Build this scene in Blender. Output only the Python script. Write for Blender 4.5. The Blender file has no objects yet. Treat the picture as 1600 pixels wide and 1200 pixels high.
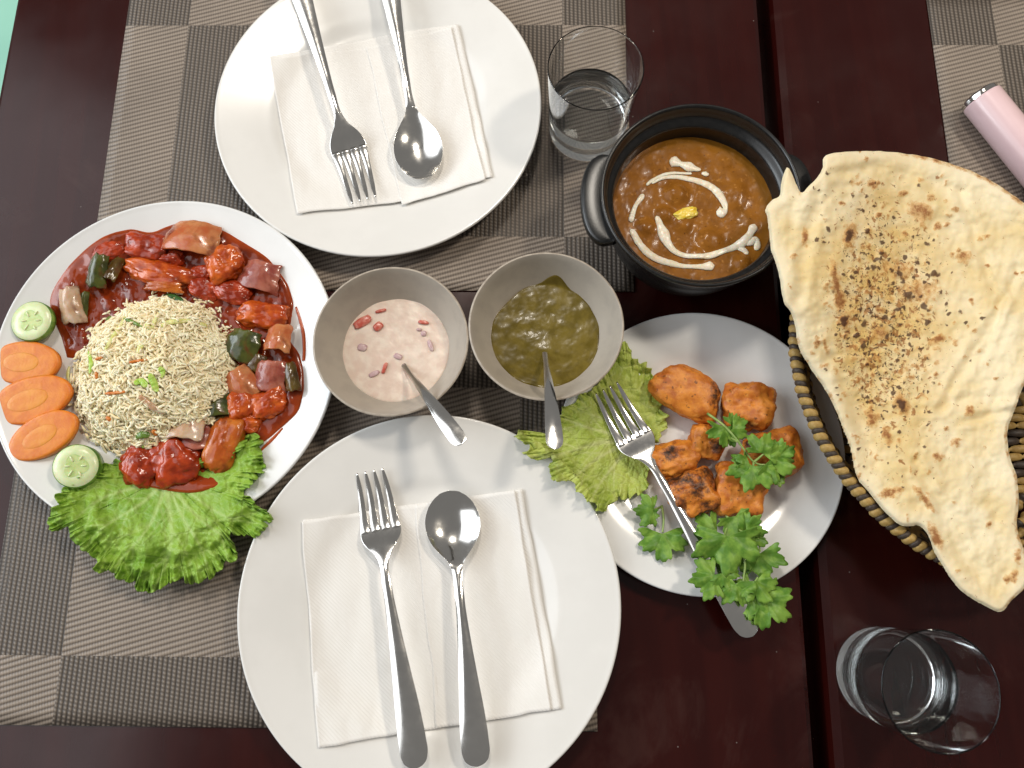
import bpy, bmesh, math, random
import numpy as np
from mathutils import Matrix, Vector

random.seed(7)
rng = np.random.default_rng(11)
S = bpy.context.scene
COL = S.collection
PI = math.pi

# ------------------------------------------------------------------ camera
F_PX, TILT, ROLL, CAM_H = 1200.0, 0.238, -0.0485, 0.5847
ct, st = math.cos(TILT), math.sin(TILT)
FW = np.array([0, st, -ct]); U0 = np.array([0, ct, st]); R0 = np.array([1.0, 0, 0])
cr, sr = math.cos(ROLL), math.sin(ROLL)
RV = cr * R0 + sr * U0
UV = -sr * R0 + cr * U0
cd = bpy.data.cameras.new('camera'); cam = bpy.data.objects.new('camera', cd); COL.objects.link(cam)
cd.sensor_width = 36.0; cd.lens = 36.0 * F_PX / 1600.0; cd.clip_start = 0.02; cd.clip_end = 50
cam.matrix_world = Matrix(((RV[0], UV[0], -FW[0], 0), (RV[1], UV[1], -FW[1], 0), (RV[2], UV[2], -FW[2], CAM_H), (0, 0, 0, 1)))
S.camera = cam

# ------------------------------------------------------------------ light
W = bpy.data.worlds.new('World'); S.world = W; W.use_nodes = True
bg = W.node_tree.nodes['Background']
bg.inputs[0].default_value = (1.0, 0.97, 0.93, 1); bg.inputs[1].default_value = 0.20

def area(name, loc, target, sx, sy, power, col):
    l = bpy.data.lights.new(name, 'AREA'); l.shape = 'RECTANGLE'; l.size = sx; l.size_y = sy
    l.energy = power; l.color = col
    o = bpy.data.objects.new(name, l); COL.objects.link(o)
    o.location = loc
    o.rotation_euler = (Vector(target) - Vector(loc)).to_track_quat('-Z', 'Y').to_euler()
    return o
# daylight from the shop window on the left and its bounce off the wall above, two warm ceiling lamps on the right and beyond
area('window_light', (-1.90, 0.55, 0.92), (0, 0.2, 0.05), 1.2, 0.9, 22, (0.86, 0.94, 1.0))
area('wall_bounce_light', (-1.75, 0.45, 1.65), (0, 0.2, 0.2), 2.6, 1.7, 27, (0.94, 0.97, 1.0))
area('ceiling_lamp_right', (1.15, 0.66, 1.70), (0.05, 0.15, 0), 0.20, 0.20, 16, (1.0, 0.90, 0.76))
area('ceiling_lamp_far', (-0.02, 1.15, 1.75), (0, 0.15, 0), 0.26, 0.26, 13, (1.0, 0.92, 0.81))

S.view_settings.view_transform = 'Standard'; S.view_settings.look = 'None'
S.view_settings.exposure = -0.08; S.view_settings.gamma = 1.0
S.render.engine = 'CYCLES'
S.cycles.use_denoising = True
S.cycles.max_bounces = 14; S.cycles.transmission_bounces = 12; S.cycles.transparent_max_bounces = 12
S.cycles.diffuse_bounces = 4; S.cycles.glossy_bounces = 5
S.cycles.blur_glossy = 0.3
S.cycles.sample_clamp_indirect = 6.0

# ------------------------------------------------------------------ numeric helpers
def P(px, py, z=0.0):
    """photo pixel (1600 x 1200) -> point of the real place at height z (arrays allowed)"""
    px = np.asarray(px, float); py = np.asarray(py, float); z = np.asarray(z, float)
    a = (px - 800) / F_PX; b = (600 - py) / F_PX
    d = [FW[i] + RV[i] * a + UV[i] * b for i in range(3)]
    t = (z - CAM_H) / d[2]
    return np.stack(np.broadcast_arrays(d[0] * t, d[1] * t, z + 0 * t), -1)

_perm = np.random.default_rng(3).permutation(256); _perm = np.concatenate([_perm, _perm, _perm])
_grad = np.random.default_rng(4).normal(size=(256, 3)); _grad /= np.linalg.norm(_grad, axis=1)[:, None]
def pn(x, y, z=0.0):
    """gradient noise, about -0.7..0.7"""
    x, y, z = np.broadcast_arrays(np.asarray(x, float), np.asarray(y, float), np.asarray(z, float))
    xi, yi, zi = np.floor(x).astype(int), np.floor(y).astype(int), np.floor(z).astype(int)
    xf, yf, zf = x - xi, y - yi, z - zi
    fade = lambda t: t * t * t * (t * (t * 6 - 15) + 10)
    u, v, w = fade(xf), fade(yf), fade(zf)
    out = 0
    for dx in (0, 1):
        for dy in (0, 1):
            for dz in (0, 1):
                h = _perm[_perm[_perm[(xi + dx) & 255] + ((yi + dy) & 255)] + ((zi + dz) & 255)]
                g = _grad[h]
                dot = g[..., 0] * (xf - dx) + g[..., 1] * (yf - dy) + g[..., 2] * (zf - dz)
                out = out + dot * (u if dx else 1 - u) * (v if dy else 1 - v) * (w if dz else 1 - w)
    return out
def fbm(x, y, z=0.0, o=3):
    r = 0; a = 1.0; f = 1.0
    for i in range(o):
        r = r + a * pn(np.asarray(x) * f + 17 * i, np.asarray(y) * f, np.asarray(z) * f + 5.3 * i); a *= .5; f *= 2.03
    return r
def sstep(a, b, x):
    t = np.clip((np.asarray(x, float) - a) / (b - a), 0, 1); return t * t * (3 - 2 * t)
def smooth_curve(pts, n, closed=False):
    """Catmull-Rom through pts, resampled evenly to n points"""
    p = np.asarray(pts, float); k = len(p)
    idx = np.arange(k if closed else k - 1); out = []
    for i in idx:
        if closed: a, b, c, d = p[(i - 1) % k], p[i], p[(i + 1) % k], p[(i + 2) % k]
        else: a, b, c, d = p[max(i - 1, 0)], p[i], p[i + 1], p[min(i + 2, k - 1)]
        t = np.linspace(0, 1, 24, endpoint=False)[:, None]
        out.append(.5 * (2 * b + (c - a) * t + (2 * a - 5 * b + 4 * c - d) * t ** 2 + (3 * b - a - 3 * c + d) * t ** 3))
    q = np.concatenate(out + [p[:1] if closed else p[-1:]])
    s = np.concatenate([[0], np.cumsum(np.linalg.norm(np.diff(q[:, :2] if q.shape[1] > 2 and closed else q, axis=0), axis=1))])
    u = np.linspace(0, s[-1], n, endpoint=not closed)
    return np.stack([np.interp(u, s, q[:, j]) for j in range(q.shape[1])], 1)
def interp(x, table):
    """smooth table lookup (monotone-ish cubic through the table points)"""
    t = np.asarray(table, float); xs, ys = t[:, 0], t[:, 1]
    m = np.gradient(ys, xs)
    d = np.diff(ys) / np.diff(xs)
    for i in range(len(d)):
        if abs(d[i]) < 1e-9: m[i] = m[i + 1] = 0
    for i in range(1, len(d)):
        if d[i - 1] * d[i] <= 0: m[i] = 0
    x = np.clip(np.asarray(x, float), xs[0], xs[-1])
    i = np.clip(np.searchsorted(xs, x, 'right') - 1, 0, len(xs) - 2)
    h = xs[i + 1] - xs[i]; q = (x - xs[i]) / h
    return ((2*q**3 - 3*q**2 + 1)*ys[i] + (q**3 - 2*q**2 + q)*h*m[i] + (-2*q**3 + 3*q**2)*ys[i+1] + (q**3 - q**2)*h*m[i+1])
def grid_faces(nu, nv, cu=False, cv=False, flip=False):
    iu = np.arange(nu if cu else nu - 1); iv = np.arange(nv if cv else nv - 1)
    A, B = np.meshgrid(iu, iv, indexing='ij')
    a = A * nv + B; b = ((A + 1) % nu) * nv + B; c = ((A + 1) % nu) * nv + (B + 1) % nv; d = A * nv + (B + 1) % nv
    q = np.stack([a, b, c, d], -1).reshape(-1, 4)
    return q[:, ::-1] if flip else q

# ------------------------------------------------------------------ object helpers
WLOC = {}
def mesh_data(name, V, F, mat, smooth=True, attrs=None, colors=None):
    me = bpy.data.meshes.new(name)
    V = np.asarray(V, float)
    if isinstance(F, np.ndarray): F = F.tolist()
    me.from_pydata(V.tolist(), [], F)
    if smooth: me.polygons.foreach_set('use_smooth', np.ones(len(me.polygons), bool))
    if attrs:
        for k, v in attrs.items():
            a = me.attributes.new(k, 'FLOAT', 'POINT'); a.data.foreach_set('value', np.asarray(v, np.float32))
    if mat: me.materials.append(mat)
    me.update()
    return me
def tag(o, label, cat, group=None, kind=None):
    o['label'] = label; o['category'] = cat
    if group: o['group'] = group
    if kind: o['kind'] = kind
    return o
def thing(name, label, cat, loc, group=None):
    o = bpy.data.objects.new(name, None); COL.objects.link(o); o.location = Vector(loc)
    o.empty_display_size = .02
    WLOC[o.name] = np.asarray(loc, float)
    return tag(o, label, cat, group)
def part(name, V, F, mat, parent, smooth=True, attrs=None, solid=0.0, label=None, off=-1.0, sub=0, bevel=0.0):
    """a part built in world coordinates, hung under its thing (or part)"""
    V = np.asarray(V, float)
    pl = WLOC[parent.name]
    c = V.mean(0); c[2] = V[:, 2].min()
    o = bpy.data.objects.new(name, mesh_data(name, V - c, F, mat, smooth, attrs)); COL.objects.link(o)
    o.parent = parent; o.location = Vector(c - pl); WLOC[o.name] = c
    mods(o, solid, off, sub, bevel)
    if label: o['label'] = label
    return o
def solo(name, V, F, mat, label, cat, group=None, smooth=True, attrs=None, solid=0.0, off=-1.0, sub=0, kind=None, bevel=0.0, origin=None):
    V = np.asarray(V, float)
    c = V.mean(0) if origin is None else np.asarray(origin, float).copy()
    if origin is None: c[2] = V[:, 2].min()
    o = bpy.data.objects.new(name, mesh_data(name, V - c, F, mat, smooth, attrs)); COL.objects.link(o)
    o.location = Vector(c); WLOC[o.name] = c
    mods(o, solid, off, sub, bevel)
    return tag(o, label, cat, group, kind)
def mods(o, solid, off, sub, bevel):
    if bevel:
        m = o.modifiers.new('bevel', 'BEVEL'); m.width = bevel; m.segments = 3; m.limit_method = 'ANGLE'
    if solid:
        m = o.modifiers.new('solid', 'SOLIDIFY'); m.thickness = solid; m.offset = off
    if sub:
        m = o.modifiers.new('sub', 'SUBSURF'); m.levels = sub; m.render_levels = sub
def structure(name, V, F, mat, bevel=0.0):
    o = bpy.data.objects.new(name, mesh_data(name, V, F, mat, False)); COL.objects.link(o); o['kind'] = 'structure'
    mods(o, 0, -1, 0, bevel); WLOC[o.name] = np.zeros(3); return o
def lathe(profile, c, n=96):
    """closed solid of revolution; profile (r, z); points with r = 0 make poles"""
    pr = np.asarray(profile, float); V = []; F = []; rings = []
    t = np.linspace(0, 2 * PI, n, endpoint=False)
    for r, z in pr:
        if r < 1e-7:
            rings.append(len(V)); V.append((c[0], c[1], c[2] + z))
        else:
            rings.append(list(range(len(V), len(V) + n)))
            V += list(zip(c[0] + r * np.cos(t), c[1] + r * np.sin(t), np.full(n, c[2] + z)))
    for a, b in zip(rings[:-1], rings[1:]):
        for i in range(n):
            j = (i + 1) % n
            if isinstance(a, int) and isinstance(b, int): continue
            if isinstance(a, int): F.append((a, b[j], b[i]))
            elif isinstance(b, int): F.append((a[i], a[j], b))
            else: F.append((a[i], a[j], b[j], b[i]))
    return np.array(V), [f[::-1] for f in F]
def tube(path, rad, n=8, squash=1.0):
    """tube along a 3D path, rad scalar or per point, capped; squash flattens it in z"""
    p = np.asarray(path, float); k = len(p); rad = np.broadcast_to(np.asarray(rad, float), (k,))
    tan = np.gradient(p, axis=0); tan /= np.linalg.norm(tan, axis=1)[:, None] + 1e-12
    up = np.array([0, 0, 1.0])
    side = np.cross(tan, up); ln = np.linalg.norm(side, axis=1)[:, None]
    side = np.where(ln < 1e-3, np.array([1.0, 0, 0]), side / (ln + 1e-12)); nor = np.cross(side, tan)
    a = np.linspace(0, 2 * PI, n, endpoint=False)
    V = p[:, None] + rad[:, None, None] * (np.cos(a)[None, :, None] * side[:, None] + squash * np.sin(a)[None, :, None] * nor[:, None])
    V = V.reshape(-1, 3); F = grid_faces(k, n, False, True).tolist()
    V = np.concatenate([V, p[:1], p[-1:]])
    m = len(V)
    for i in range(n):
        j = (i + 1) % n
        F.append((m - 2, j, i)); F.append((m - 1, (k - 1) * n + i, (k - 1) * n + j))
    return V, [f[::-1] for f in F]
_ico = {}
def ico(sub):
    if sub not in _ico:
        b = bmesh.new(); bmesh.ops.create_icosphere(b, subdivisions=sub, radius=1)
        _ico[sub] = (np.array([v.co[:] for v in b.verts]), [[v.index for v in f.verts] for f in b.faces]); b.free()
    return _ico[sub]
def rotz(V, a):
    c, s = math.cos(a), math.sin(a); return V @ np.array([[c, s, 0], [-s, c, 0], [0, 0, 1.0]])
def rotx(V, a):
    c, s = math.cos(a), math.sin(a); return V @ np.array([[1.0, 0, 0], [0, c, s], [0, -s, c]])
def blob(c, axes, rz=0.0, seed=0, amp=.1, freq=1.6, box=2.6, tilt=0.0, sub=4, taper=0.0, fine=.03, ffreq=6.0, fibre=0.0):
    v, F = ico(sub); d = v / ((np.abs(v) ** box).sum(1) ** (1 / box))[:, None]
    n1 = fbm(v[:, 0] * freq + seed * 3.1, v[:, 1] * freq + seed, v[:, 2] * freq, 3)
    n2 = fbm(v[:, 0] * ffreq + seed, v[:, 1] * ffreq * (1 + 2 * fibre), v[:, 2] * ffreq + seed, 2)
    d = d * (1 + amp * n1 + fine * n2)[:, None]
    d[:, 0] *= 1 + taper * d[:, 1]
    d = d * np.asarray(axes, float)
    return rotz(rotx(d, tilt), rz) + np.asarray(c, float), F

# ------------------------------------------------------------------ materials
class NT:
    def __init__(s, name):
        s.m = bpy.data.materials.new(name); s.m.use_nodes = True; s.t = s.m.node_tree
        s.b = s.t.nodes['Principled BSDF']; s.out = s.t.nodes['Material Output']; s._tc = None
    def n(s, typ, **kw):
        x = s.t.nodes.new(typ)
        for k, v in kw.items(): setattr(x, k, v)
        return x
    def set(s, node, key, val):
        if hasattr(val, 'is_output') or isinstance(val, bpy.types.NodeSocket): s.t.links.new(val, node.inputs[key])
        else: node.inputs[key].default_value = val
    def coord(s):
        if s._tc is None: s._tc = s.n('ShaderNodeTexCoord').outputs['Object']
        return s._tc
    def math(s, op, a, b=0.0, c=None, clamp=False):
        x = s.n('ShaderNodeMath', operation=op, use_clamp=clamp); s.set(x, 0, a); s.set(x, 1, b)
        if c is not None: s.set(x, 2, c)
        return x.outputs[0]
    def noise(s, scale, detail=3.0, rough=.55, dist=0.0, vec=None):
        x = s.n('ShaderNodeTexNoise'); s.set(x, 'Vector', vec or s.coord()); s.set(x, 'Scale', scale); s.set(x, 'Detail', detail)
        s.set(x, 'Roughness', rough); s.set(x, 'Distortion', dist); return x.outputs['Fac']
    def voro(s, scale, feature='F1', rnd=1.0, out='Distance', vec=None):
        x = s.n('ShaderNodeTexVoronoi', feature=feature); s.set(x, 'Vector', vec or s.coord()); s.set(x, 'Scale', scale); s.set(x, 'Randomness', rnd)
        return x.outputs[out]
    def ramp(s, f, lo, hi):
        x = s.n('ShaderNodeMapRange'); x.interpolation_type = 'SMOOTHSTEP'
        s.set(x, 0, f); s.set(x, 1, lo); s.set(x, 2, hi); return x.outputs[0]
    def mix(s, f, a, b, mode='MIX'):
        x = s.n('ShaderNodeMix', data_type='RGBA', blend_type=mode)
        s.set(x, 0, f)
        for k, v in ((6, a), (7, b)):
            if isinstance(v, bpy.types.NodeSocket): s.t.links.new(v, x.inputs[k])
            else: x.inputs[k].default_value = (*v, 1) if len(v) == 3 else v
        return x.outputs[2]
    def attr(s, name): return s.n('ShaderNodeAttribute', attribute_name=name).outputs['Fac']
    def bump(s, h, strength=.3, dist=.001, prev=None):
        x = s.n('ShaderNodeBump'); s.set(x, 'Height', h); s.set(x, 'Strength', strength); s.set(x, 'Distance', dist)
        if prev is not None: s.t.links.new(prev, x.inputs['Normal'])
        return x.outputs[0]
    def fin(s, color=None, rough=None, normal=None, **kw):
        names = {'spec': 'Specular IOR Level', 'coat': 'Coat Weight', 'coat_r': 'Coat Roughness', 'sss': 'Subsurface Weight', 'sss_s': 'Subsurface Scale', 'sss_r': 'Subsurface Radius',
                 'metal': 'Metallic', 'trans': 'Transmission Weight', 'ior': 'IOR', 'sheen': 'Sheen Weight'}
        if color is not None:
            if isinstance(color, bpy.types.NodeSocket): s.t.links.new(color, s.b.inputs['Base Color'])
            else: s.b.inputs['Base Color'].default_value = (*color, 1)
        if rough is not None: s.set(s.b, 'Roughness', rough)
        if normal is not None: s.t.links.new(normal, s.b.inputs['Normal'])
        for k, v in kw.items(): s.set(s.b, names[k], v)
        return s.m
def simple(name, c1, c2=None, scale=120, rough=.4, bump=0.0, bscale=300, bdist=.0006, lo=.38, hi=.65, **kw):
    k = NT(name)
    c = k.mix(k.ramp(k.noise(scale, 4), lo, hi), c1, c2) if c2 else c1
    nrm = k.bump(k.noise(bscale, 4), bump, bdist) if bump else None
    return k.fin(c, rough, nrm, **kw)

def mat_table():
    k = NT('mahogany_lacquer')
    mp = k.n('ShaderNodeMapping'); k.set(mp, 'Vector', k.coord()); mp.inputs['Scale'].default_value = (1.0, .06, 1.0)
    g = k.noise(60, 4, .5, .3, mp.outputs[0])
    c = k.mix(k.ramp(g, .35, .7), (.0240, .0027, .0020), (.0300, .0037, .0026))
    r = k.n('ShaderNodeMapRange'); k.set(r, 0, k.noise(14, 4)); k.set(r, 1, .3); k.set(r, 2, .7); k.set(r, 3, .13); k.set(r, 4, .26)
    nrm = k.bump(k.noise(160, 4, .6, 0, mp.outputs[0]), .04, .0003)
    dust = k.ramp(k.voro(45, 'F1'), .030, .012)
    c = k.mix(k.math('MULTIPLY', dust, .55), c, (.30, .27, .25))
    sm = k.ramp(k.noise(7, 5, .65, 1.5), .56, .72)
    c = k.mix(k.math('MULTIPLY', sm, .16), c, (.10, .055, .045))
    return k.fin(c, r.outputs[0], nrm, spec=.34)
def mat_weave(flip):
    k = NT('woven_vinyl'); sx = k.n('ShaderNodeSeparateXYZ'); k.set(sx, 0, k.coord())
    wob = k.math('MULTIPLY', k.math('SUBTRACT', k.noise(9, 2), .5), .0022)
    x = k.math('ADD', sx.outputs[0], wob); y = k.math('ADD', sx.outputs[1], wob)
    X, Y = sx.outputs[0], sx.outputs[1]
    px = k.math('GREATER_THAN', k.math('ABSOLUTE', X), .1655); py = k.math('GREATER_THAN', k.math('ABSOLUTE', Y), .1005)
    par = k.math('ABSOLUTE', k.math('SUBTRACT', px, py))
    if flip: par = k.math('SUBTRACT', 1.0, par)
    w = lambda e: k.math('MULTIPLY_ADD', k.math('SINE', e), .5, .5)
    tw = 2 * PI
    # light blocks: slanted ribs of long floats
    ph = k.math('SUBTRACT', k.math('MULTIPLY', y, tw / .0040), k.math('MULTIPLY', x, tw * .30 / .0040))
    rib = k.math('POWER', w(ph), .7)
    seg = w(k.math('ADD', k.math('MULTIPLY', x, tw / .0021), k.math('MULTIPLY', y, tw / .012)))
    hl = k.math('MULTIPLY_ADD', seg, .22, k.math('MULTIPLY', rib, .78))
    # dark blocks: upright threads crossing
    cx = k.math('POWER', w(k.math('MULTIPLY', x, tw / .0036)), .8)
    cy = w(k.math('ADD', k.math('MULTIPLY', y, tw / .0029), k.math('MULTIPLY', x, tw / .0145)))
    hd = k.math('MULTIPLY', cx, k.math('MULTIPLY_ADD', cy, .6, .4))
    stain = k.ramp(k.noise(11, 4), .35, .75)
    thr = k.noise(900, 2)
    lc = k.mix(hl, (.108, .084, .066), (.41, .338, .275)); dc = k.mix(hd, (.046, .037, .030), (.28, .232, .190))
    c = k.mix(par, dc, lc)
    c = k.mix(k.math('MULTIPLY', stain, .28), c, (.09, .075, .062))
    c = k.mix(k.math('MULTIPLY', thr, .25), c, (.05, .04, .035))
    h = k.math('ADD', k.math('MULTIPLY', hl, par), k.math('MULTIPLY', hd, k.math('SUBTRACT', 1.0, par)))
    return k.fin(c, .42, k.bump(h, .8, .0007), spec=.3)
def mat_napkin():
    k = NT('tissue_paper'); sx = k.n('ShaderNodeSeparateXYZ'); k.set(sx, 0, k.coord())
    d = k.math('SINE', k.math('MULTIPLY', k.math('ADD', sx.outputs[0], sx.outputs[1]), 2 * PI / .0028))
    e = k.math('SINE', k.math('MULTIPLY', k.math('SUBTRACT', sx.outputs[0], sx.outputs[1]), 2 * PI / .0014))
    h = k.math('ADD', k.math('MULTIPLY', d, .5), k.math('ADD', k.math('MULTIPLY', e, .25), k.math('MULTIPLY', k.noise(90, 3), 2.2)))
    return k.fin((.845, .82, .785), .95, k.bump(h, .25, .0006), spec=.1)
def mat_steel():
    k = NT('stainless_steel')
    r = k.n('ShaderNodeMapRange'); k.set(r, 0, k.noise(70, 5, .7)); k.set(r, 1, .3); k.set(r, 2, .75); k.set(r, 3, .09); k.set(r, 4, .22)
    return k.fin((.80, .785, .755), r.outputs[0], k.bump(k.noise(500, 3), .03, .0002), metal=1.0)
def mat_lettuce(name, dark, mid, pale):
    k = NT(name)
    v = k.attr('vein'); rho = k.attr('rho')
    net = k.ramp(k.voro(75, 'DISTANCE_TO_EDGE'), .0, .10)
    net2 = k.ramp(k.voro(190, 'DISTANCE_TO_EDGE'), .0, .14)
    n = k.ramp(k.noise(38, 4), .3, .7)
    c = k.mix(n, dark, mid)
    c = k.mix(k.math('MULTIPLY', k.math('SUBTRACT', 1.0, net), .16), c, pale)
    c = k.mix(k.math('MULTIPLY', k.math('SUBTRACT', 1.0, net2), .08), c, pale)
    c = k.mix(k.math('MULTIPLY', v, .7), c, pale)
    c = k.mix(k.math('MULTIPLY', k.ramp(rho, .25, 0.0), .5), c, pale)
    h = k.math('ADD', k.math('MULTIPLY', net, .5), k.math('ADD', k.math('MULTIPLY', net2, .2), k.math('MULTIPLY', k.noise(70, 4), 1.6)))
    nrm = k.bump(h, .5, .0012)
    k.fin(c, .4, nrm, spec=.3)
    tr = k.n('ShaderNodeBsdfTranslucent'); k.t.links.new(k.mix(.5, c, mid), tr.inputs[0]); k.t.links.new(nrm, tr.inputs['Normal'])
    mx = k.n('ShaderNodeMixShader'); mx.inputs[0].default_value = .22
    k.t.links.new(k.b.outputs[0], mx.inputs[1]); k.t.links.new(tr.outputs[0], mx.inputs[2]); k.t.links.new(mx.outputs[0], k.out.inputs[0])
    return k.m
def mat_naan():
    k = NT('naan_crust')
    ch, br, den, edge = k.attr('char'), k.attr('brown'), k.attr('speck'), k.attr('margin')
    n = k.noise(28, 4)
    c = k.mix(k.ramp(n, .3, .72), (.74, .57, .28), (.86, .75, .51))
    c = k.mix(k.math('MULTIPLY', k.ramp(edge, .55, 1.0), .5), c, (.86, .77, .58))
    # butter soaked, yellower in the middle
    c = k.mix(k.math('MULTIPLY', den, k.math('MULTIPLY', k.ramp(k.noise(60, 3), .32, .60), .75)), c, (.68, .42, .09))
    # toasted freckles
    f1 = k.ramp(k.math('ADD', k.noise(210, 3, .6, .5), k.math('MULTIPLY', den, .16)), .66, .76)
    c = k.mix(k.math('MULTIPLY', f1, .85), c, (.30, .115, .025))
    f2 = k.ramp(k.math('ADD', k.noise(330, 2, .6, 1.2), k.math('MULTIPLY', den, .17)), .74, .80)
    c = k.mix(k.math('MULTIPLY', f2, .9), c, (.055, .022, .010))
    jag = k.math('MULTIPLY_ADD', k.math('SUBTRACT', k.noise(230, 5, .75), .5), 2.0, k.math('MULTIPLY', br, .9))
    gate = k.ramp(br, .05, .35)
    c = k.mix(k.math('MULTIPLY', k.math('MULTIPLY', k.ramp(jag, .05, .6), gate), .7), c, (.58, .30, .085))
    c = k.mix(k.math('MULTIPLY', k.math('MULTIPLY', k.ramp(jag, .45, 1.0), gate), .9), c, (.27, .095, .022))
    jg2 = k.math('MULTIPLY_ADD', k.math('SUBTRACT', k.noise(320, 3, .65), .5), .9, ch)
    c = k.mix(k.math('MULTIPLY', k.ramp(jg2, .45, .85), .9), c, (.075, .030, .013))
    h = k.math('ADD', k.noise(75, 4, .6), k.math('MULTIPLY', k.noise(260, 3), .35))
    gl = k.ramp(k.noise(40, 3), .45, .7)
    r = k.math('MULTIPLY_ADD', k.math('MULTIPLY', gl, den), -.25, .62)
    return k.fin(c, r, k.bump(h, .45, .0014), spec=.3, sss=.08, sss_s=.003)
def mat_tikka():
    k = NT('tandoori_chicken')
    n = k.noise(95, 5, .6)
    c = k.mix(k.ramp(n, .32, .68), (.42, .105, .010), (.74, .27, .035))
    c = k.mix(k.math('MULTIPLY', k.ramp(k.noise(300, 3), .60, .70), .75), c, (.10, .03, .008))
    c = k.mix(k.math('MULTIPLY', k.ramp(k.noise(160, 3), .63, .73), .5), c, (.75, .38, .10))
    ch = k.attr('char')
    jg = k.math('MULTIPLY_ADD', k.math('SUBTRACT', k.noise(150, 5, .75), .5), 3.2, k.math('MULTIPLY', ch, .9))
    c = k.mix(k.math('MULTIPLY', k.math('MULTIPLY', k.ramp(jg, .30, .85), k.ramp(ch, .02, .3)), .8), c, (.13, .035, .010))
    c = k.mix(k.math('MULTIPLY', k.math('MULTIPLY', k.ramp(jg, .70, 1.2), k.ramp(ch, .02, .3)), .92), c, (.020, .010, .006))
    h = k.math('ADD', k.noise(130, 4, .65), k.math('MULTIPLY', k.noise(420, 3), .4))
    return k.fin(c, .45, k.bump(h, .55, .0009), spec=.45, sss=.1, sss_s=.004, sss_r=(1, .35, .1))
def mat_sauced(name, c1, c2, scale=90, sss=.15, rough=.2, cover=.8):
    k = NT(name); n = k.noise(scale, 4, .6)
    c = k.mix(k.ramp(n, .34, .66), c1, c2)
    c = k.mix(k.math('MULTIPLY', k.ramp(k.noise(48, 4, .55, .6), .48, .66), cover), c, (.15, .018, .005))
    h = k.math('ADD', k.noise(140, 4, .6), k.math('MULTIPLY', k.noise(420, 2), .25))
    return k.fin(c, rough, k.bump(h, .25, .0009), spec=.42, coat=.15, coat_r=.07, sss=sss, sss_s=.004, sss_r=(1, .3, .12))
def mat_gravy():
    k = NT('red_gravy'); n = k.noise(55, 5, .6, .4)
    c = k.mix(k.ramp(n, .3, .7), (.11, .011, .003), (.27, .036, .006))
    th = k.attr('thin')
    c = k.mix(k.math('MULTIPLY', th, .75), c, (.50, .085, .012))
    return k.fin(c, .14, k.bump(k.noise(80, 3, .5), .15, .0008), spec=.28, coat=.14, coat_r=.05, sss=.06, sss_s=.003, sss_r=(1, .25, .1))
def mat_curry():
    k = NT('curry_gravy'); n = k.noise(70, 5, .62, .5)
    c = k.mix(k.ramp(n, .3, .7), (.20, .072, .007), (.30, .114, .013))
    c = k.mix(k.math('MULTIPLY', k.ramp(k.noise(420, 3), .64, .72), .7), c, (.07, .02, .006))
    c = k.mix(k.math('MULTIPLY', k.ramp(k.noise(240, 3), .60, .70), .45), c, (.55, .25, .06))
    c = k.mix(k.math('MULTIPLY', k.attr('oil'), .7), c, (.20, .085, .008))
    h = k.math('ADD', k.noise(150, 5, .65), k.math('MULTIPLY', k.noise(500, 3), .3))
    return k.fin(c, .27, k.bump(h, .14, .0006), spec=.2, coat=.10, coat_r=.06)
def mat_rice():
    k = NT('basmati_rice'); a = k.attr('tone')
    c = k.mix(a, (.86, .69, .38), (.95, .88, .66))
    return k.fin(c, .40, None, spec=.4, sss=.12, sss_s=.002)
def mat_glass():
    k = NT('clear_glass'); k.fin((.985, .995, .99), .0, ior=1.47, trans=1.0); return k.m
def mat_water():
    k = NT('water'); k.fin((.99, 1, 1), .0, ior=1.33, trans=1.0); return k.m
def mat_strand(name, c1, c2):
    k = NT(name)
    c = k.mix(k.ramp(k.noise(160, 4, .7), .3, .72), c1, c2)
    return k.fin(c, .5, k.bump(k.noise(420, 3), .4, .0006), spec=.35)
def mat_carrot(name, c1, c2):
    k = NT(name); c = k.mix(k.ramp(k.noise(150, 4), .3, .7), c1, c2)
    return k.fin(c, .38, k.bump(k.noise(500, 3), .35, .0006), sss=.25, sss_s=.004, sss_r=(1, .4, .1))

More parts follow.
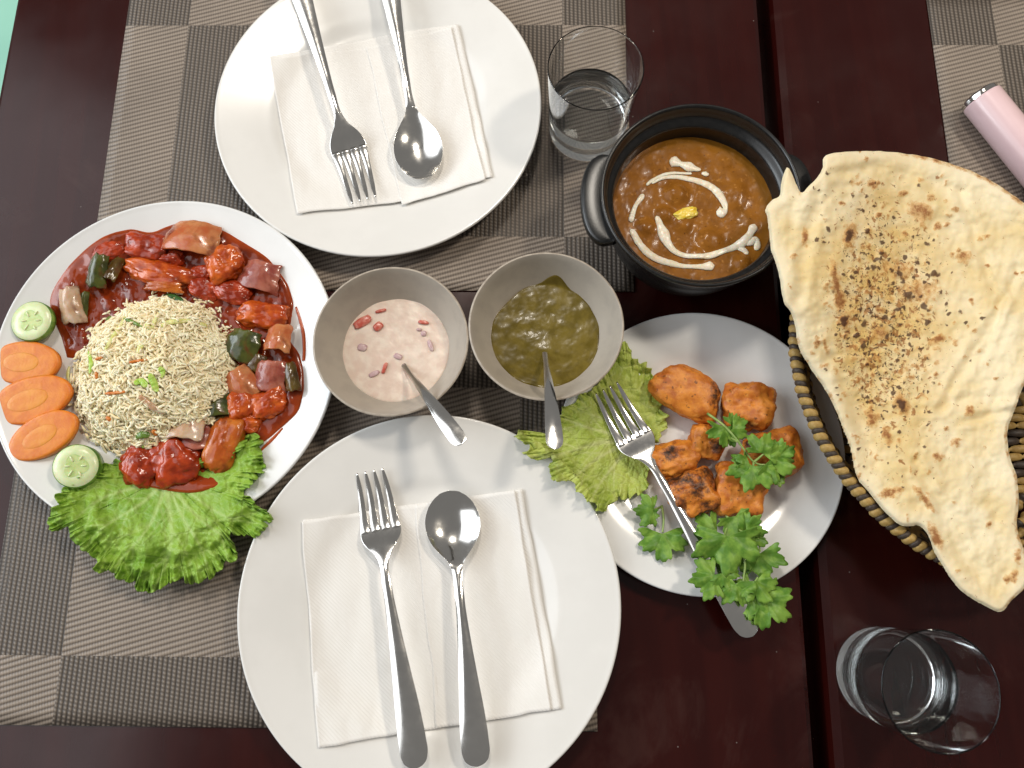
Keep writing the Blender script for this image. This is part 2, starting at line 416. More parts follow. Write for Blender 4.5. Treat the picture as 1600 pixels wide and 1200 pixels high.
MT = dict(
    table=mat_table(), weave=mat_weave(False), weave2=mat_weave(True), napkin=mat_napkin(), steel=mat_steel(),
    porcelain=simple('white_porcelain', (.80, .785, .755), (.77, .755, .725), 25, .17, spec=.5, coat=.25, coat_r=.05),
    porcelain2=simple('cool_white_porcelain', (.79, .79, .78), (.76, .76, .75), 25, .15, spec=.5, coat=.25, coat_r=.05),
    stoneware=simple('grey_stoneware', (.42, .375, .315), (.375, .335, .285), 60, .38, .10, 800, .0003, spec=.4),
    bare_clay=simple('rim_glaze', (.46, .40, .33), (.36, .30, .24), 220, .4, .1, 600, .0003),
    pot=simple('black_stoneware', (.007, .007, .007), (.013, .0125, .012), 300, .27, .12, 900, .0003, spec=.5),
    lettuce=mat_lettuce('lettuce_green', (.20, .40, .032), (.36, .57, .075), (.58, .73, .27)),
    lettuce2=mat_lettuce('lettuce_yellow_green', (.42, .54, .08), (.60, .68, .16), (.76, .78, .38)),
    naan=mat_naan(), tikka=mat_tikka(),
    chicken=mat_sauced('sauced_chicken', (.25, .022, .005), (.48, .056, .009)),
    chicken2=mat_sauced('sauced_chicken_orange', (.38, .045, .005), (.64, .13, .014)),
    onion=mat_sauced('sauced_onion', (.46, .11, .035), (.55, .23, .09), 60, .4),
    onion_pale=mat_sauced('pale_onion', (.52, .30, .16), (.56, .42, .30), 50, .4),
    onion_rose=mat_sauced('rosy_onion', (.26, .05, .035), (.42, .14, .09), 60, .3),
    pepper=mat_sauced('sauced_green_pepper', (.030, .040, .008), (.085, .095, .015), 70, .1),
    pepper_brown=mat_sauced('sauced_brown_pepper', (.060, .028, .006), (.12, .075, .012), 70, .1),
    pepper_orange=mat_sauced('sauced_orange_strip', (.40, .075, .008), (.55, .16, .02), 70, .2),
    gravy=mat_gravy(), curry=mat_curry(), rice=mat_rice(),
    cream=simple('cream', (.86, .79, .66), (.80, .68, .50), 260, .28, .2, 300, .0005, sss=.2, sss_s=.003),
    butter=simple('butter', (.80, .56, .05), (.85, .68, .16), 200, .25, .3, 300, .0006, sss=.2, sss_s=.003),
    raita=simple('raita', (.68, .53, .44), (.76, .64, .54), 95, .3, .22, 130, .0009, spec=.35, sss=.1, sss_s=.003),
    chutney=simple('mint_chutney', (.112, .080, .008), (.165, .120, .018), 110, .26, .12, 130, .0006, spec=.22, coat=.12, coat_r=.06),
    tomato=simple('tomato', (.52, .10, .07), (.66, .26, .20), 200, .25, .2, 300, sss=.2, sss_s=.002),
    red_onion=simple('red_onion', (.48, .30, .32), (.60, .46, .44), 200, .3),
    herb=simple('herb_fleck', (.20, .16, .06), (.28, .22, .10), 200, .4),
    glass=mat_glass(), water=mat_water(),
    tan=mat_strand('tan_cane', (.33, .20, .055), (.52, .36, .13)), dark_cane=mat_strand('dark_cane', (.035, .026, .022), (.085, .062, .045)),
    carrot=mat_carrot('carrot', (.66, .17, .012), (.76, .25, .022)), carrot_core=mat_carrot('carrot_core', (.72, .22, .018), (.78, .30, .032)),
    cuc_skin=simple('cucumber_skin', (.06, .17, .018), (.22, .36, .07), 140, .3, .2, 300),
    cuc_flesh=simple('cucumber_flesh', (.66, .74, .40), (.74, .79, .50), 160, .25, .2, 350, sss=.3, sss_s=.004),
    cuc_core=simple('cucumber_core', (.50, .62, .24), (.60, .69, .32), 260, .2, .4, 350, sss=.3, sss_s=.004),
    cuc_seed=simple('cucumber_seed', (.68, .74, .42), (.74, .78, .50), 300, .25, sss=.3, sss_s=.003),
    cori=simple('coriander', (.085, .20, .022), (.20, .35, .05), 120, .42, .3, 260, .0006, spec=.3),
    cori_stem=simple('coriander_stem', (.22, .34, .08), (.32, .43, .13), 200, .35),
    pink=simple('pink_enamel', (.80, .58, .60), (.78, .56, .58), 30, .3, spec=.5, coat=.3),
    chrome=simple('chrome', (.75, .72, .68), None, rough=.08, metal=1.0), dark=simple('dark_plastic', (.05, .02, .02), None, rough=.25),
    cabbage=simple('cabbage', (.62, .62, .20), (.76, .74, .36), 160, .3, sss=.3, sss_s=.002),
    cabbage2=simple('cabbage_green', (.36, .58, .07), (.52, .68, .16), 160, .3, sss=.3, sss_s=.002),
    carrot_shred=simple('carrot_shred', (.60, .16, .015), (.68, .24, .03), 200, .35),
    capsicum=simple('capsicum', (.10, .19, .03), (.22, .33, .06), 90, .25, spec=.5), capsicum2=simple('dark_capsicum', (.025, .085, .015), (.05, .13, .03), 90, .2),
    mint_floor=simple('mint_floor', (.40, .80, .62), (.44, .84, .66), 3, .4),
)

# ================================================================== setting: floor, two tables pushed together
BZ = .0018                                     # tops of the placemats
def box(x0, x1, y0, y1, z0, z1):
    V = [(x, y, z) for x in (x0, x1) for y in (y0, y1) for z in (z0, z1)]
    F = [(0, 1, 3, 2), (4, 6, 7, 5), (0, 4, 5, 1), (2, 3, 7, 6), (0, 2, 6, 4), (1, 5, 7, 3)]
    return np.array(V, float), F
structure('floor', *box(-3, 3, -3, 3, -.80, -.75), MT['mint_floor'])
TA = -.058
def table(label, u0, u1, v0, v1, cham):
    c = rotz(np.array([[(u0 + u1) / 2, (v0 + v1) / 2, -.75]]), TA)[0]
    t = thing('dining_table', label, 'table', c, 'restaurant tables pushed together')
    h, d = .11, cham
    # slab with a chamfer all round
    rings = [(u0, u1, v0, v1, -h), (u0, u1, v0, v1, -d), (u0 + d * .25, u1 - d * .25, v0 + d * .25, v1 - d * .25, -d * .32), (u0 + d, u1 - d, v0 + d, v1 - d, 0.0)]
    V = []; F = []
    for a, b, e, f, z in rings: V += [(a, e, z), (b, e, z), (b, f, z), (a, f, z)]
    for k in range(3):
        for i in range(4):
            j = (i + 1) % 4; F.append((k * 4 + i, k * 4 + j, k * 4 + 4 + j, k * 4 + 4 + i))
    F += [(12, 13, 14, 15), (3, 2, 1, 0)]
    part('table_top', rotz(np.array(V, float), TA), F, MT['table'], t, smooth=False)
    for uu in (u0 + .06, u1 - .06):
        for vv in (v0 + .06, v1 - .06):
            part('leg', rotz(box(uu - .025, uu + .025, vv - .025, vv + .025, -.75, -h)[0], TA), box(0, 1, 0, 1, 0, 1)[1], MT['table'], t, smooth=False)
    return t
def gap_filler(t, u0, u1):  # added strip closing the gap between the tables so it stays dark
    V, F = box(u0, u1, -.54, .94, -.109, -.045); part('gap_filler', rotz(V, TA), F, MT['table'], t, smooth=False)
gap_filler(table('dark red lacquered table under the plates, left of the narrow gap', -.458, .206, -.55, .95, .004), .2063, .2120)
gap_filler(table('dark red lacquered table under the bread basket, right of the narrow gap', .2185, .95, -.55, .95, .0075), .2123, .2182)

# ------------------------------------------------------------------ placemats
MA = -.055
def placemat(cu, cv, mat, label):
    c = rotz(np.array([[cu, cv, 0.0003]]), MA)[0]
    w, h = .2213, .1475; n, m = 46, 31
    V, F = [], []
    xs = np.linspace(-w, w, n); ys = np.linspace(-h, h, m)
    X, Y = np.meshgrid(xs, ys, indexing='ij')
    Z = .0013 + .00025 * fbm(X * 12 + cu * 9, Y * 12, 0, 2)
    V = np.stack([X, Y, Z], -1).reshape(-1, 3)
    o = bpy.data.objects.new('placemat', mesh_data('placemat', V, grid_faces(n, m), mat)); COL.objects.link(o)
    o.location = Vector(c); o.rotation_euler.z = MA
    mods(o, .0011, -1, 0, 0)
    return tag(o, label, 'placemat', 'woven placemats')
placemat(-.1315, .366, MT['weave'], 'brown grey woven placemat under the top plate and water glass')
placemat(-.167, .0377, MT['weave2'], 'grey woven placemat under the lettuce and bottom plate')
placemat(.577, .3455, MT['weave'], 'woven placemat at the right edge under the pink case')

# ------------------------------------------------------------------ plates
DIN = [(0, .0065), (.52, .0065), (.60, .0075), (.67, .0112), (.73, .0133), (1, .022)]
RIC = [(0, .0070), (.58, .0070), (.70, .0085), (.80, .0125), (1, .022)]
KEB = [(0, .0050), (.56, .0050), (.64, .0062), (.72, .0090), (1, .0145)]
def plate_top(tab, q): return interp(np.clip(q, 0, 1), tab)
def plate(name, c, R, tab, mat, label, cat='plate', group=None, foot=.0):
    q = np.concatenate([[0], np.linspace(.05, .5, 8), np.linspace(.53, .8, 22), np.linspace(.83, .985, 8)])
    z = plate_top(tab, q)
    top = list(zip(q * R, z))
    ze = float(plate_top(tab, 1.0)); th = .0042
    lip = [(R * .985 + .0016 * math.sin(a) + R * .006, ze - .0016 + .0016 * math.cos(a)) for a in np.linspace(.2, 2.6, 6)]
    und = [(R * k, float(plate_top(tab, k)) - th) for k in np.linspace(.965, .66, 14)]
    ft = [(R * .62, .0016), (R * .61, .0), (R * .575, .0), (R * .565, .0018), (R * .5, .0022), (0, .0022)]
    V, F = lathe(top + lip + und + ft, (c[0], c[1], BZ), 160)
    return solo(name, V, F, mat, label, cat, group, origin=(c[0], c[1], BZ))
PB = (-.0660, -.0196); PT = (-.0997, .3798); PR = (-.2639, .1687); PK = (.1382, .0815)
RD, RR, RK = .135, .1318, .1061
plate('dinner_plate', PB, RD, DIN, MT['porcelain'], 'large white dinner plate holding a napkin, nearest the viewer', group='dinner plates laid with napkins')
plate('dinner_plate', PT, RD, DIN, MT['porcelain'], 'large white dinner plate holding a napkin, beside the upper water glass', group='dinner plates laid with napkins')
plate('serving_plate', PR, RR, RIC, MT['porcelain2'], 'white serving plate under the rice mound and red sauce')
plate('serving_plate', PK, RK, KEB, MT['porcelain2'], 'smaller white plate under the orange grilled chicken pieces')
def rice_plate_z(x, y):
    r = np.hypot(x - PR[0], y - PR[1]); return BZ + plate_top(RIC, r / RR)
def keb_plate_z(x, y):
    r = np.hypot(x - PK[0], y - PK[1]); return BZ + plate_top(KEB, r / RK)

# ------------------------------------------------------------------ napkins
NAPZ = [(0, .0078), (.50, .0079), (.60, .0094), (.70, .0140), (.80, .0170), (1.2, .0290)]
def quad_sheet(px4, pc, lift, seed, n=64, curl=0.0, wob=.0006):
    """a paper layer between four photo corners (TL, TR, BR, BL), lying over plate pc"""
    a = np.array(px4, float); u, v = np.meshgrid(np.linspace(0, 1, n), np.linspace(0, 1, n), indexing='ij')
    q = ((1 - u) * (1 - v))[..., None] * a[0] + (u * (1 - v))[..., None] * a[1] + (u * v)[..., None] * a[2] + ((1 - u) * v)[..., None] * a[3]
    q[..., 0] += 3.6 * fbm(v * 3.5, seed, u * 1.5, 2); q[..., 1] += 3.6 * fbm(u * 3.5, seed + 4, v * 1.5, 2)
    z0 = .015
    for _ in range(2):
        w = P(q[..., 0], q[..., 1], z0)
        z0 = BZ + interp(np.hypot(w[..., 0] - pc[0], w[..., 1] - pc[1]) / RD, NAPZ) + lift
    z0 = z0 + wob * fbm(u * 5 + seed, v * 5, seed, 3) + wob * 2.2 * np.abs(fbm(u * 2.2 + v * 1.1, v * 1.7 - u, seed + 9, 2))
    e = np.minimum(np.minimum(u, 1 - u), np.minimum(v, 1 - v))
    z0 = z0 + curl * np.exp(-e / .03) * (.5 + pn(u * 4, v * 4, seed + 2))
    w = P(q[..., 0], q[..., 1], z0)
    return w.reshape(-1, 3), grid_faces(n, n, flip=True)
def napkin(pc, full, left, right, label, seed):
    t = thing('paper_napkin', label, 'napkin', (pc[0], pc[1], BZ + .0066), 'paper napkins on the dinner plates')
    for nm, q, lift, cu in (('lower_layer', full, .0, .0002), ('left_fold', left, .0006, .0007), ('right_fold', right, .0010, .0009)):
        V, F = quad_sheet(q, pc, lift, seed + len(nm), curl=cu)
        part(nm, V, F, MT['napkin'], t, solid=.0002)
napkin(PB, [(473, 813), (816, 764), (879, 1106), (498, 1167)], [(472, 814), (654, 788), (689, 1136), (497, 1168)],
       [(648, 790), (802, 766), (861, 1110), (683, 1138)], 'folded white paper napkin on the nearest dinner plate', 3)
napkin(PT, [(422, 88), (717, 36), (771, 275), (465, 334)], [(421, 89), (580, 73), (634, 314), (464, 333)],
       [(572, 74), (706, 42), (757, 282), (628, 318)], 'folded white paper napkin on the dinner plate beside the upper glass', 8)

# ------------------------------------------------------------------ cutlery
def loft(A, B, t, w, z, d, th, lat=0.0, nu=13):
    """closed strip along A-B: t along, half width w, rim height z, dish depth d, thickness th"""
    A = np.asarray(A, float)[:2]; B = np.asarray(B, float)[:2]
    dr = B - A; L = np.linalg.norm(dr); dr = dr / L; pe = np.array([-dr[1], dr[0]])
    u = np.sin(np.linspace(-1, 1, nu) * PI / 2)
    lat = np.broadcast_to(lat, t.shape)
    xy = A + dr * (t * L)[:, None]
    top_l = lat[:, None] + w[:, None] * u
    zt = z[:, None] - d[:, None] * (1 - u ** 2)
    zb = zt - th[:, None] * np.sqrt(1 - .88 * u ** 2)
    lt = np.concatenate([top_l, top_l[:, ::-1]], 1); zz = np.concatenate([zt, zb[:, ::-1]], 1)
    V = np.concatenate([xy[:, None] + lt[..., None] * pe, zz[..., None]], -1)
    n, m = V.shape[:2]
    F = grid_faces(n, m, False, True).tolist()
    F += [list(range(m)), list(range((n - 1) * m, n * m))[::-1]]
    return V.reshape(-1, 3), F
HANDLE_W = [(.30, .0042), (.34, .0031), (.42, .0033), (.55, .0045), (.70, .0067), (.84, .0089), (.92, .0095), (.965, .0088), (.985, .0068), (.996, .0036), (1, .0012)]
FORK_W = [(.200, .0148), (.225, .0150), (.25, .0138), (.275, .0105), (.30, .0062), (.325, .0040)] + HANDLE_W[2:]
SPOON_W = [(0, .0005), (.004, .0048), (.015, .0090), (.04, .0142), (.08, .0184), (.12, .0200), (.16, .0194), (.20, .0166), (.24, .0112), (.265, .0072), (.29, .0046), (.325, .0034)] + HANDLE_W[2:]
def ts(a, b, n):
    x = np.linspace(0, 1, n); return a + (b - a) * (x + .5 * (.5 - .5 * np.cos(PI * x) - x) * 1.6)
def fork(A, B, ztab, label, scale=1.0):
    t0 = thing('fork', label, 'fork', (*(np.asarray(A)[:2] + np.asarray(B)[:2]) / 2, BZ), 'forks on the plates')
    for nm, a_, b_ in (('head', .203, .34), ('handle', .34, 1)):
      t = ts(a_, b_, 70); w = interp(t, FORK_W) * scale
      z = interp(t, ztab); crown = interp(t, [(.2, .0), (.30, -.0004), (.4, -.0009), (.8, -.0016), (1, -.0004)]); th = interp(t, [(.2, .0017), (.34, .0030), (.6, .0022), (1, .0018)])
      V, F = loft(A, B, t, w, z, crown, th)
      pt_ = part(nm, V, F, MT['steel'], t0)
      if nm == 'head': hd_ = pt_
    for k in (-1.5, -.5, .5, 1.5):
        t = np.linspace(.004, .222, 26)
        lat = k * interp(t, [(0, .0063), (.1, .0070), (.222, .0076)]) * scale
        w = interp(t, [(0, .0005), (.02, .0011), (.12, .0022), (.19, .0030), (.222, .0034)]) * scale
        V, F = loft(A, B, t, w, interp(t, ztab) - .0001, np.full(t.shape, -.0004), interp(t, [(0, .0008), (.1, .0018), (.222, .0019)]), lat, 9)
        part('tine', V, F, MT['steel'], hd_)
def spoon(A, B, ztab, label, scale=1.0, depth=.0072, group='spoons on the dinner plates', name='spoon'):
    t0 = thing(name, label, 'spoon', (*(np.asarray(A)[:2] + np.asarray(B)[:2]) / 2, BZ), group)
    for nm, a, b, n in (('bowl', 0, .30, 64), ('handle', .30, 1, 90)):
        t = ts(a, b, n); w = interp(t, SPOON_W) * scale; z = interp(t, ztab)
        d = interp(t, [(0, .0), (.02, .0022), (.07, .0062), (.13, depth), (.19, .0062), (.25, .0025), (.29, .0), (.36, -.0008), (.8, -.0016), (1, -.0004)]) * scale
        th = interp(t, [(0, .0010), (.25, .0013), (.34, .0030), (.6, .0022), (1, .0018)]) * scale
        V, F = loft(A, B, t, w, z, d, th, nu=25)
        part(nm, V, F, MT['steel'], t0)
ZF = [(0, .0200), (.06, .0158), (.14, .0133), (.21, .0140), (.28, .0200), (.35, .0245), (.5, .0262), (.75, .0262), (1, .0285)]
ZS = [(0, .0196), (.10, .0192), (.22, .0198), (.30, .0225), (.37, .0250), (.5, .0262), (.75, .0262), (1, .0285)]
fork(P(578, 734, .018), P(651, 1200, .027), ZF, 'steel fork lying tines up the napkin on the nearest plate')
spoon(P(702, 767, .018), P(746, 1197, .027), ZS, 'steel spoon with oval bowl on the nearest plate')
ZF2 = [(a, b + max(0, a - .5) * .018) for a, b in ZF]; ZS2 = [(a, b + max(0, a - .5) * .018) for a, b in ZS]
fork(P(570, 316, .018), P(449, -78, .036), ZF2, 'steel fork with its tines pointing down, on the plate by the upper glass')
spoon(P(662, 281, .018), P(596, -88, .036), ZS2, 'steel spoon on the plate beside the upper glass')
ZK = [(0, .0225), (.06, .0185), (.14, .0165), (.21, .0175), (.28, .0225), (.35, .0255), (.5, .0262), (.75, .0268), (1, .0285)]
fork(P(946, 605, .020), P(1176, 994, .028), ZK, 'steel serving fork leaning across the grilled chicken plate', .95)

# ------------------------------------------------------------------ sauce bowls with teaspoons
B_IN = [(0, .0060), (.016, .0068), (.026, .0110), (.0345, .0180), (.0410, .0260), (.0475, .0360), (.0545, .0500)]
def bowl(c, label):
    r = np.concatenate([[0], np.linspace(.006, .0545, 26)]); top = list(zip(r, interp(r, B_IN)))
    lip = [(.0552, .0508), (.0560, .0508), (.0566, .0500)]
    out = [(.0555, .0470), (.0500, .0350), (.0440, .0255), (.0370, .0160), (.0300, .0080), (.0270, .0040), (.0262, .0), (.0225, .0), (.0220, .0022), (0, .0022)]
    t = thing('sauce_bowl', label, 'bowl', (c[0], c[1], BZ), 'grey stoneware bowls')
    V, F = lathe(top + lip[:1], (c[0], c[1], BZ), 128); part('inside', V, F, MT['stoneware'], t)
    V, F = lathe(lip, (c[0], c[1], BZ), 128); part('rim', V, F, MT['bare_clay'], t)
    V, F = lathe(lip[-1:] + out, (c[0], c[1], BZ), 128); part('outside', V, F, MT['stoneware'], t)
BL = (-.0864, .1664); BR = (.0269, .1722)
bowl(BL, 'grey stoneware bowl filled with pale pink raita'); bowl(BR, 'grey stoneware bowl filled with green chutney')
def liquid(c, level, R, rough, seed, wall=None, n=180, m=56, bumps=.0006, hump=None):
    th = np.linspace(0, 2 * PI, n, endpoint=False); rho = np.linspace(0, 1, m) ** .8
    A, Q = np.meshgrid(th, rho, indexing='ij')
    Rt = R(A) if callable(R) else R
    r = Q * Rt; x = c[0] + r * np.cos(A); y = c[1] + r * np.sin(A)
    z = level + bumps * fbm(x * rough, y * rough, seed, 4)
    if hump: z = z + hump(x, y)
    if wall is not None:
        zw = BZ + interp(r, wall) + .0007
        z = np.maximum(z, zw); z = np.where(Q > .985, zw - .0012, z)
    return np.stack([x, y, z], -1).reshape(-1, 3), grid_faces(n, m, True, False), (x, y, r)
sp_l = P(640, 578, .03); sp_r = P(851, 566, .03)
V, F, _ = liquid(BL, BZ + .0255, lambda a: .0412 + .0007 * pn(np.cos(a) * 3, np.sin(a) * 3), 110, 2, B_IN, bumps=.0004, hump=lambda x, y: -.001 * np.exp(-((x - sp_l[0]) ** 2 + (y - sp_l[1]) ** 2) / .00006))
solo('raita', V, F, MT['raita'], 'pale pink yoghurt raita flecked with tomato and onion', 'sauce')
def chut_R(a):
    return .0418 + .0011 * pn(np.cos(a) * 4 + 3, np.sin(a) * 4) + .0052 * np.exp(-((a - 1.33) / .20) ** 2) - .0022 * np.exp(-((a - 2.35) / .3) ** 2)
V, F, _ = liquid(BR, BZ + .0262, chut_R, 75, 6, B_IN, bumps=.0006, hump=lambda x, y: .0012 * np.exp(-((x - sp_r[0] - .002) ** 2 + (y - sp_r[1] - .010) ** 2) / .00009))
solo('mint_chutney', V, F, MT['chutney'], 'thick olive green chutney with glossy highlights', 'sauce')
ZTL = [(0, .0160), (.10, .0160), (.22, .0185), (.30, .0235), (.40, .0310), (.62, .0515), (.80, .0640), (1, .0720)]
def teaspoon(nk, end, zend, label):
    e = P(end[0], end[1], zend)[:2]; k = P(nk[0], nk[1], .030)[:2]
    d = (e - k) / np.linalg.norm(e - k); L = .128
    spoon(e - d * L, e, ZTL, label, .62, .0072, 'teaspoons in the sauce bowls', 'teaspoon')
teaspoon((632, 572), (722, 694), .072, 'steel teaspoon standing in the pale pink raita')
teaspoon((852, 560), (868, 702), .072, 'steel teaspoon standing in the green chutney')
# bits floating in the raita
def bit(name, px, py, w, h, rot, mat, label, cat, z, group, seed, th=.0016):
    c = P(px, py, z); V, F = blob(c, (w * .00043 / 2 * 1.1, h * .00043 / 2 * 1.1, th), -rot, seed, .22, 1.7, 3.0, sub=3, fine=.05)
    return solo(name, V, F, mat, label, cat, group)
for i, (px, py, w, h, r, lab) in enumerate([(566, 503, 31, 15, -.55, 'largest red tomato piece floating in the raita'), (591, 510, 16, 13, -.7, 'small red tomato cube beside the largest tomato piece in raita'),
        (595, 486, 18, 5, -.2, 'thin red tomato skin curl near the raita edge'), (662, 504, 17, 6, .2, 'slim tomato sliver on the right of the raita'), (601, 575, 6, 19, .35, 'thin upright tomato sliver left of the raita spoon')]):
    bit('tomato_piece', px, py, w, h, r, MT['tomato'], lab, 'tomato', BZ + .0262, 'tomato pieces in the raita', i)
for i, (px, py, w, h, r) in enumerate([(566, 543, 15, 12, .3), (585, 584, 18, 8, -.4), (662, 521, 9, 9, 0), (673, 540, 7, 20, -.3), (622, 557, 14, 9, .5), (655, 515, 8, 5, .2)]):
    bit('onion_piece', px, py, w, h, r, MT['red_onion' if i % 3 else 'red_onion'], ('purple onion bit below the largest tomato piece in the raita', 'flat onion bit at the lower left of the raita', 'round onion bit under the right tomato sliver', 'tall onion bit at the right raita edge', 'onion bit just above the raita teaspoon', 'tiniest onion bit beside the round one in the raita')[i], 'onion', BZ + .0259, 'onion bits in the raita', 20 + i, .0013)

# ------------------------------------------------------------------ black pot of curry
PO = np.array([.1429, .2584, BZ])
pot = thing('cooking_pot', 'black stoneware pot with two ear handles holding brown curry', 'pot', PO)
prof_in = [(0, .010), (.040, .011), (.052, .020), (.0585, .034), (.0606, .050), (.0612, .0585), (.0618, .0618), (.0640, .0640), (.0668, .0662), (.0682, .0700)]
prof_out = [(.0716, .0755), (.0712, .0700), (.0690, .0610), (.0675, .0550), (.0650, .0400), (.0590, .0200), (.0500, .0050), (.0460, .0), (.0420, .0), (.0410, .002), (0, .002)]
q = smooth_curve(np.array(prof_in[1:]), 60)
V, F = lathe([(0, .010)] + [tuple(a) for a in q], PO, 160); part('inside', V, F, MT['pot'], pot)
lip = [(.0682, .0700), (.0690, .0738), (.0698, .0756), (.0708, .0763), (.0718, .0760), (.0724, .0748), (.0722, .0728)]
V, F = lathe([tuple(a) for a in smooth_curve(np.array(lip), 20)], PO, 160); part('rim', V, F, MT['pot'], pot)
q = smooth_curve(np.array([(.0722, .0728)] + prof_out[1:10]), 60)
V, F = lathe([tuple(a) for a in q] + [(0, .002)], PO, 160); part('outside', V, F, MT['pot'], pot)
def ear(ang):
    n, m = 40, 10
    t = np.linspace(-1, 1, n); a = ang + t * .50
    ext = .0145 * np.clip(1 - np.abs(t) ** 5, 0, 1) ** .5 + .0005
    V = []
    sec = np.linspace(0, 2 * PI, 16, endpoint=False)
    for ai, ex in zip(a, ext):
        r0, r1 = .0672, .0712 + ex
        rc, rw = (r0 + r1) / 2, (r1 - r0) / 2
        cs, sn = np.cos(sec), np.sin(sec)
        rr = rc + rw * np.sign(cs) * np.abs(cs) ** .5; zz = .0640 + .0043 * np.sign(sn) * np.abs(sn) ** .6 - .05 * (rr - .068)
        V += list(zip(PO[0] + rr * math.cos(ai), PO[1] + rr * math.sin(ai), BZ + zz))
    F = grid_faces(n, 16, False, True, True).tolist() + [list(range(16)), list(range((n - 1) * 16, n * 16))[::-1]]
    part('handle', np.array(V), F, MT['pot'], pot)
e_l = P(930, 312, .066)[:2] - PO[:2]; ear(math.atan2(e_l[1], e_l[0])); ear(math.atan2(e_l[1], e_l[0]) + PI)
def curry_hump(x, y):
    z = 0
    for px, py, s, a in ((1058, 300, .0085, .0040), (1040, 330, .006, .0025), (1112, 372, .0085, .0035), (1150, 300, .010, .0022), (1163, 408, .006, .0042), (1010, 350, .006, .0025), (1175, 345, .007, .002), (1090, 395, .006, .0018), (1070, 345, .007, .002)):
        p = P(px, py, .055); d2 = (x - p[0]) ** 2 + (y - p[1]) ** 2
        z = z + a * np.exp(-(d2 / s ** 2) ** 1.5)
    return z
CZ = BZ + .0490
V, F, (x, y, r) = liquid(PO, CZ, .0612, 75, 12, None, 220, 90, .0009, curry_hump)
rel = np.stack([x - PO[0], y - PO[1]], -1) @ np.array([.75, .66])
oil = (sstep(.046, .058, r) * sstep(-.01, .03, rel)).ravel()
solo('curry', V, F, MT['curry'], 'orange brown curry filling the black pot', 'curry', attrs={'oil': oil})
def curry_z(p):
    r_ = CZ + .0009 * fbm(p[:, 0] * 75, p[:, 1] * 75, 12, 4) + curry_hump(p[:, 0], p[:, 1]); return r_
cream = thing('cream_drizzle', 'thin white cream swirls drizzled over the brown curry', 'cream', (PO[0], PO[1], CZ))
for st_ in ([(1046, 251, 10), (1053, 253, 10.5), (1064, 257, 5), (1076, 261, 9), (1086, 264, 5), (1095, 266, 2.5)], [(1096, 271, 2.5), (1104, 272, 4.5), (1106, 270, 2)],
            [(1010, 290, 2.5), (1018, 283, 2.8), (1033, 275, 2.5), (1047, 271, 2.6), (1063, 271, 2.2), (1081, 271, 2.2)], [(1018, 287, 2), (1035, 279, 3), (1058, 277, 4), (1085, 282, 5), (1108, 291, 6), (1122, 303, 6.5), (1131, 318, 5.5), (1133, 328, 4), (1126, 332, 11), (1119, 331, 8)],
            [(1005, 303, 3), (1002, 309, 4.5), (993, 322, 3.5), (987, 340, 4.5), (986, 347, 4.8)], [(986, 358, 4), (991, 368, 5.5), (1001, 384, 6), (1016, 399, 6.5), (1032, 407, 6), (1050, 412, 5.5), (1066, 416, 4), (1082, 417, 3.6), (1098, 417, 5), (1108, 416, 8), (1116, 415, 6)],
            [(1025, 338, 3.5), (1028, 344, 5), (1032, 354, 6), (1037, 366, 9.5), (1042, 379, 7), (1054, 393, 5), (1072, 400, 4.2), (1092, 402, 4), (1112, 399, 5.5), (1132, 392, 4.5), (1148, 386, 6), (1162, 378, 8), (1171, 367, 6), (1176, 357, 7), (1178, 352, 5)],
            [(1160, 380, 4), (1172, 379, 6), (1180, 374, 4.5), (1183, 384, 5.5), (1180, 391, 3.5)], [(1152, 387, 4), (1162, 391, 4.5), (1168, 398, 3.2)]):
    a = smooth_curve(np.array(st_, float), 70)
    w = P(a[:, 0], a[:, 1], CZ); w[:, 2] = curry_z(w) + .0004
    sq = np.concatenate([[0], np.cumsum(np.linalg.norm(np.diff(w, axis=0), axis=1))]); de = np.minimum(sq, sq[-1] - sq)
    rd_ = a[:, 2] * .00047; rd_ = rd_ * np.sqrt(np.clip(1 - (1 - np.clip(de / rd_, 0, 1)) ** 2, .01, 1))
    V, F = tube(w, rd_ * (1 + .22 * pn(np.arange(70) * .35, a[0, 0])), 12, .36)
    part('cream_stroke', V, F, MT['cream'], cream)
c = P(1072, 334, CZ + .001); c[2] = curry_z(c[None])[0] + .0005
V, F = blob(c, (.0088, .0048, .0022), .25, 4, .35, 1.8, 2.2, sub=4, fine=.08); solo('butter_pat', V, F, MT['butter'], 'melting yellow butter knob in the middle of the curry', 'butter')

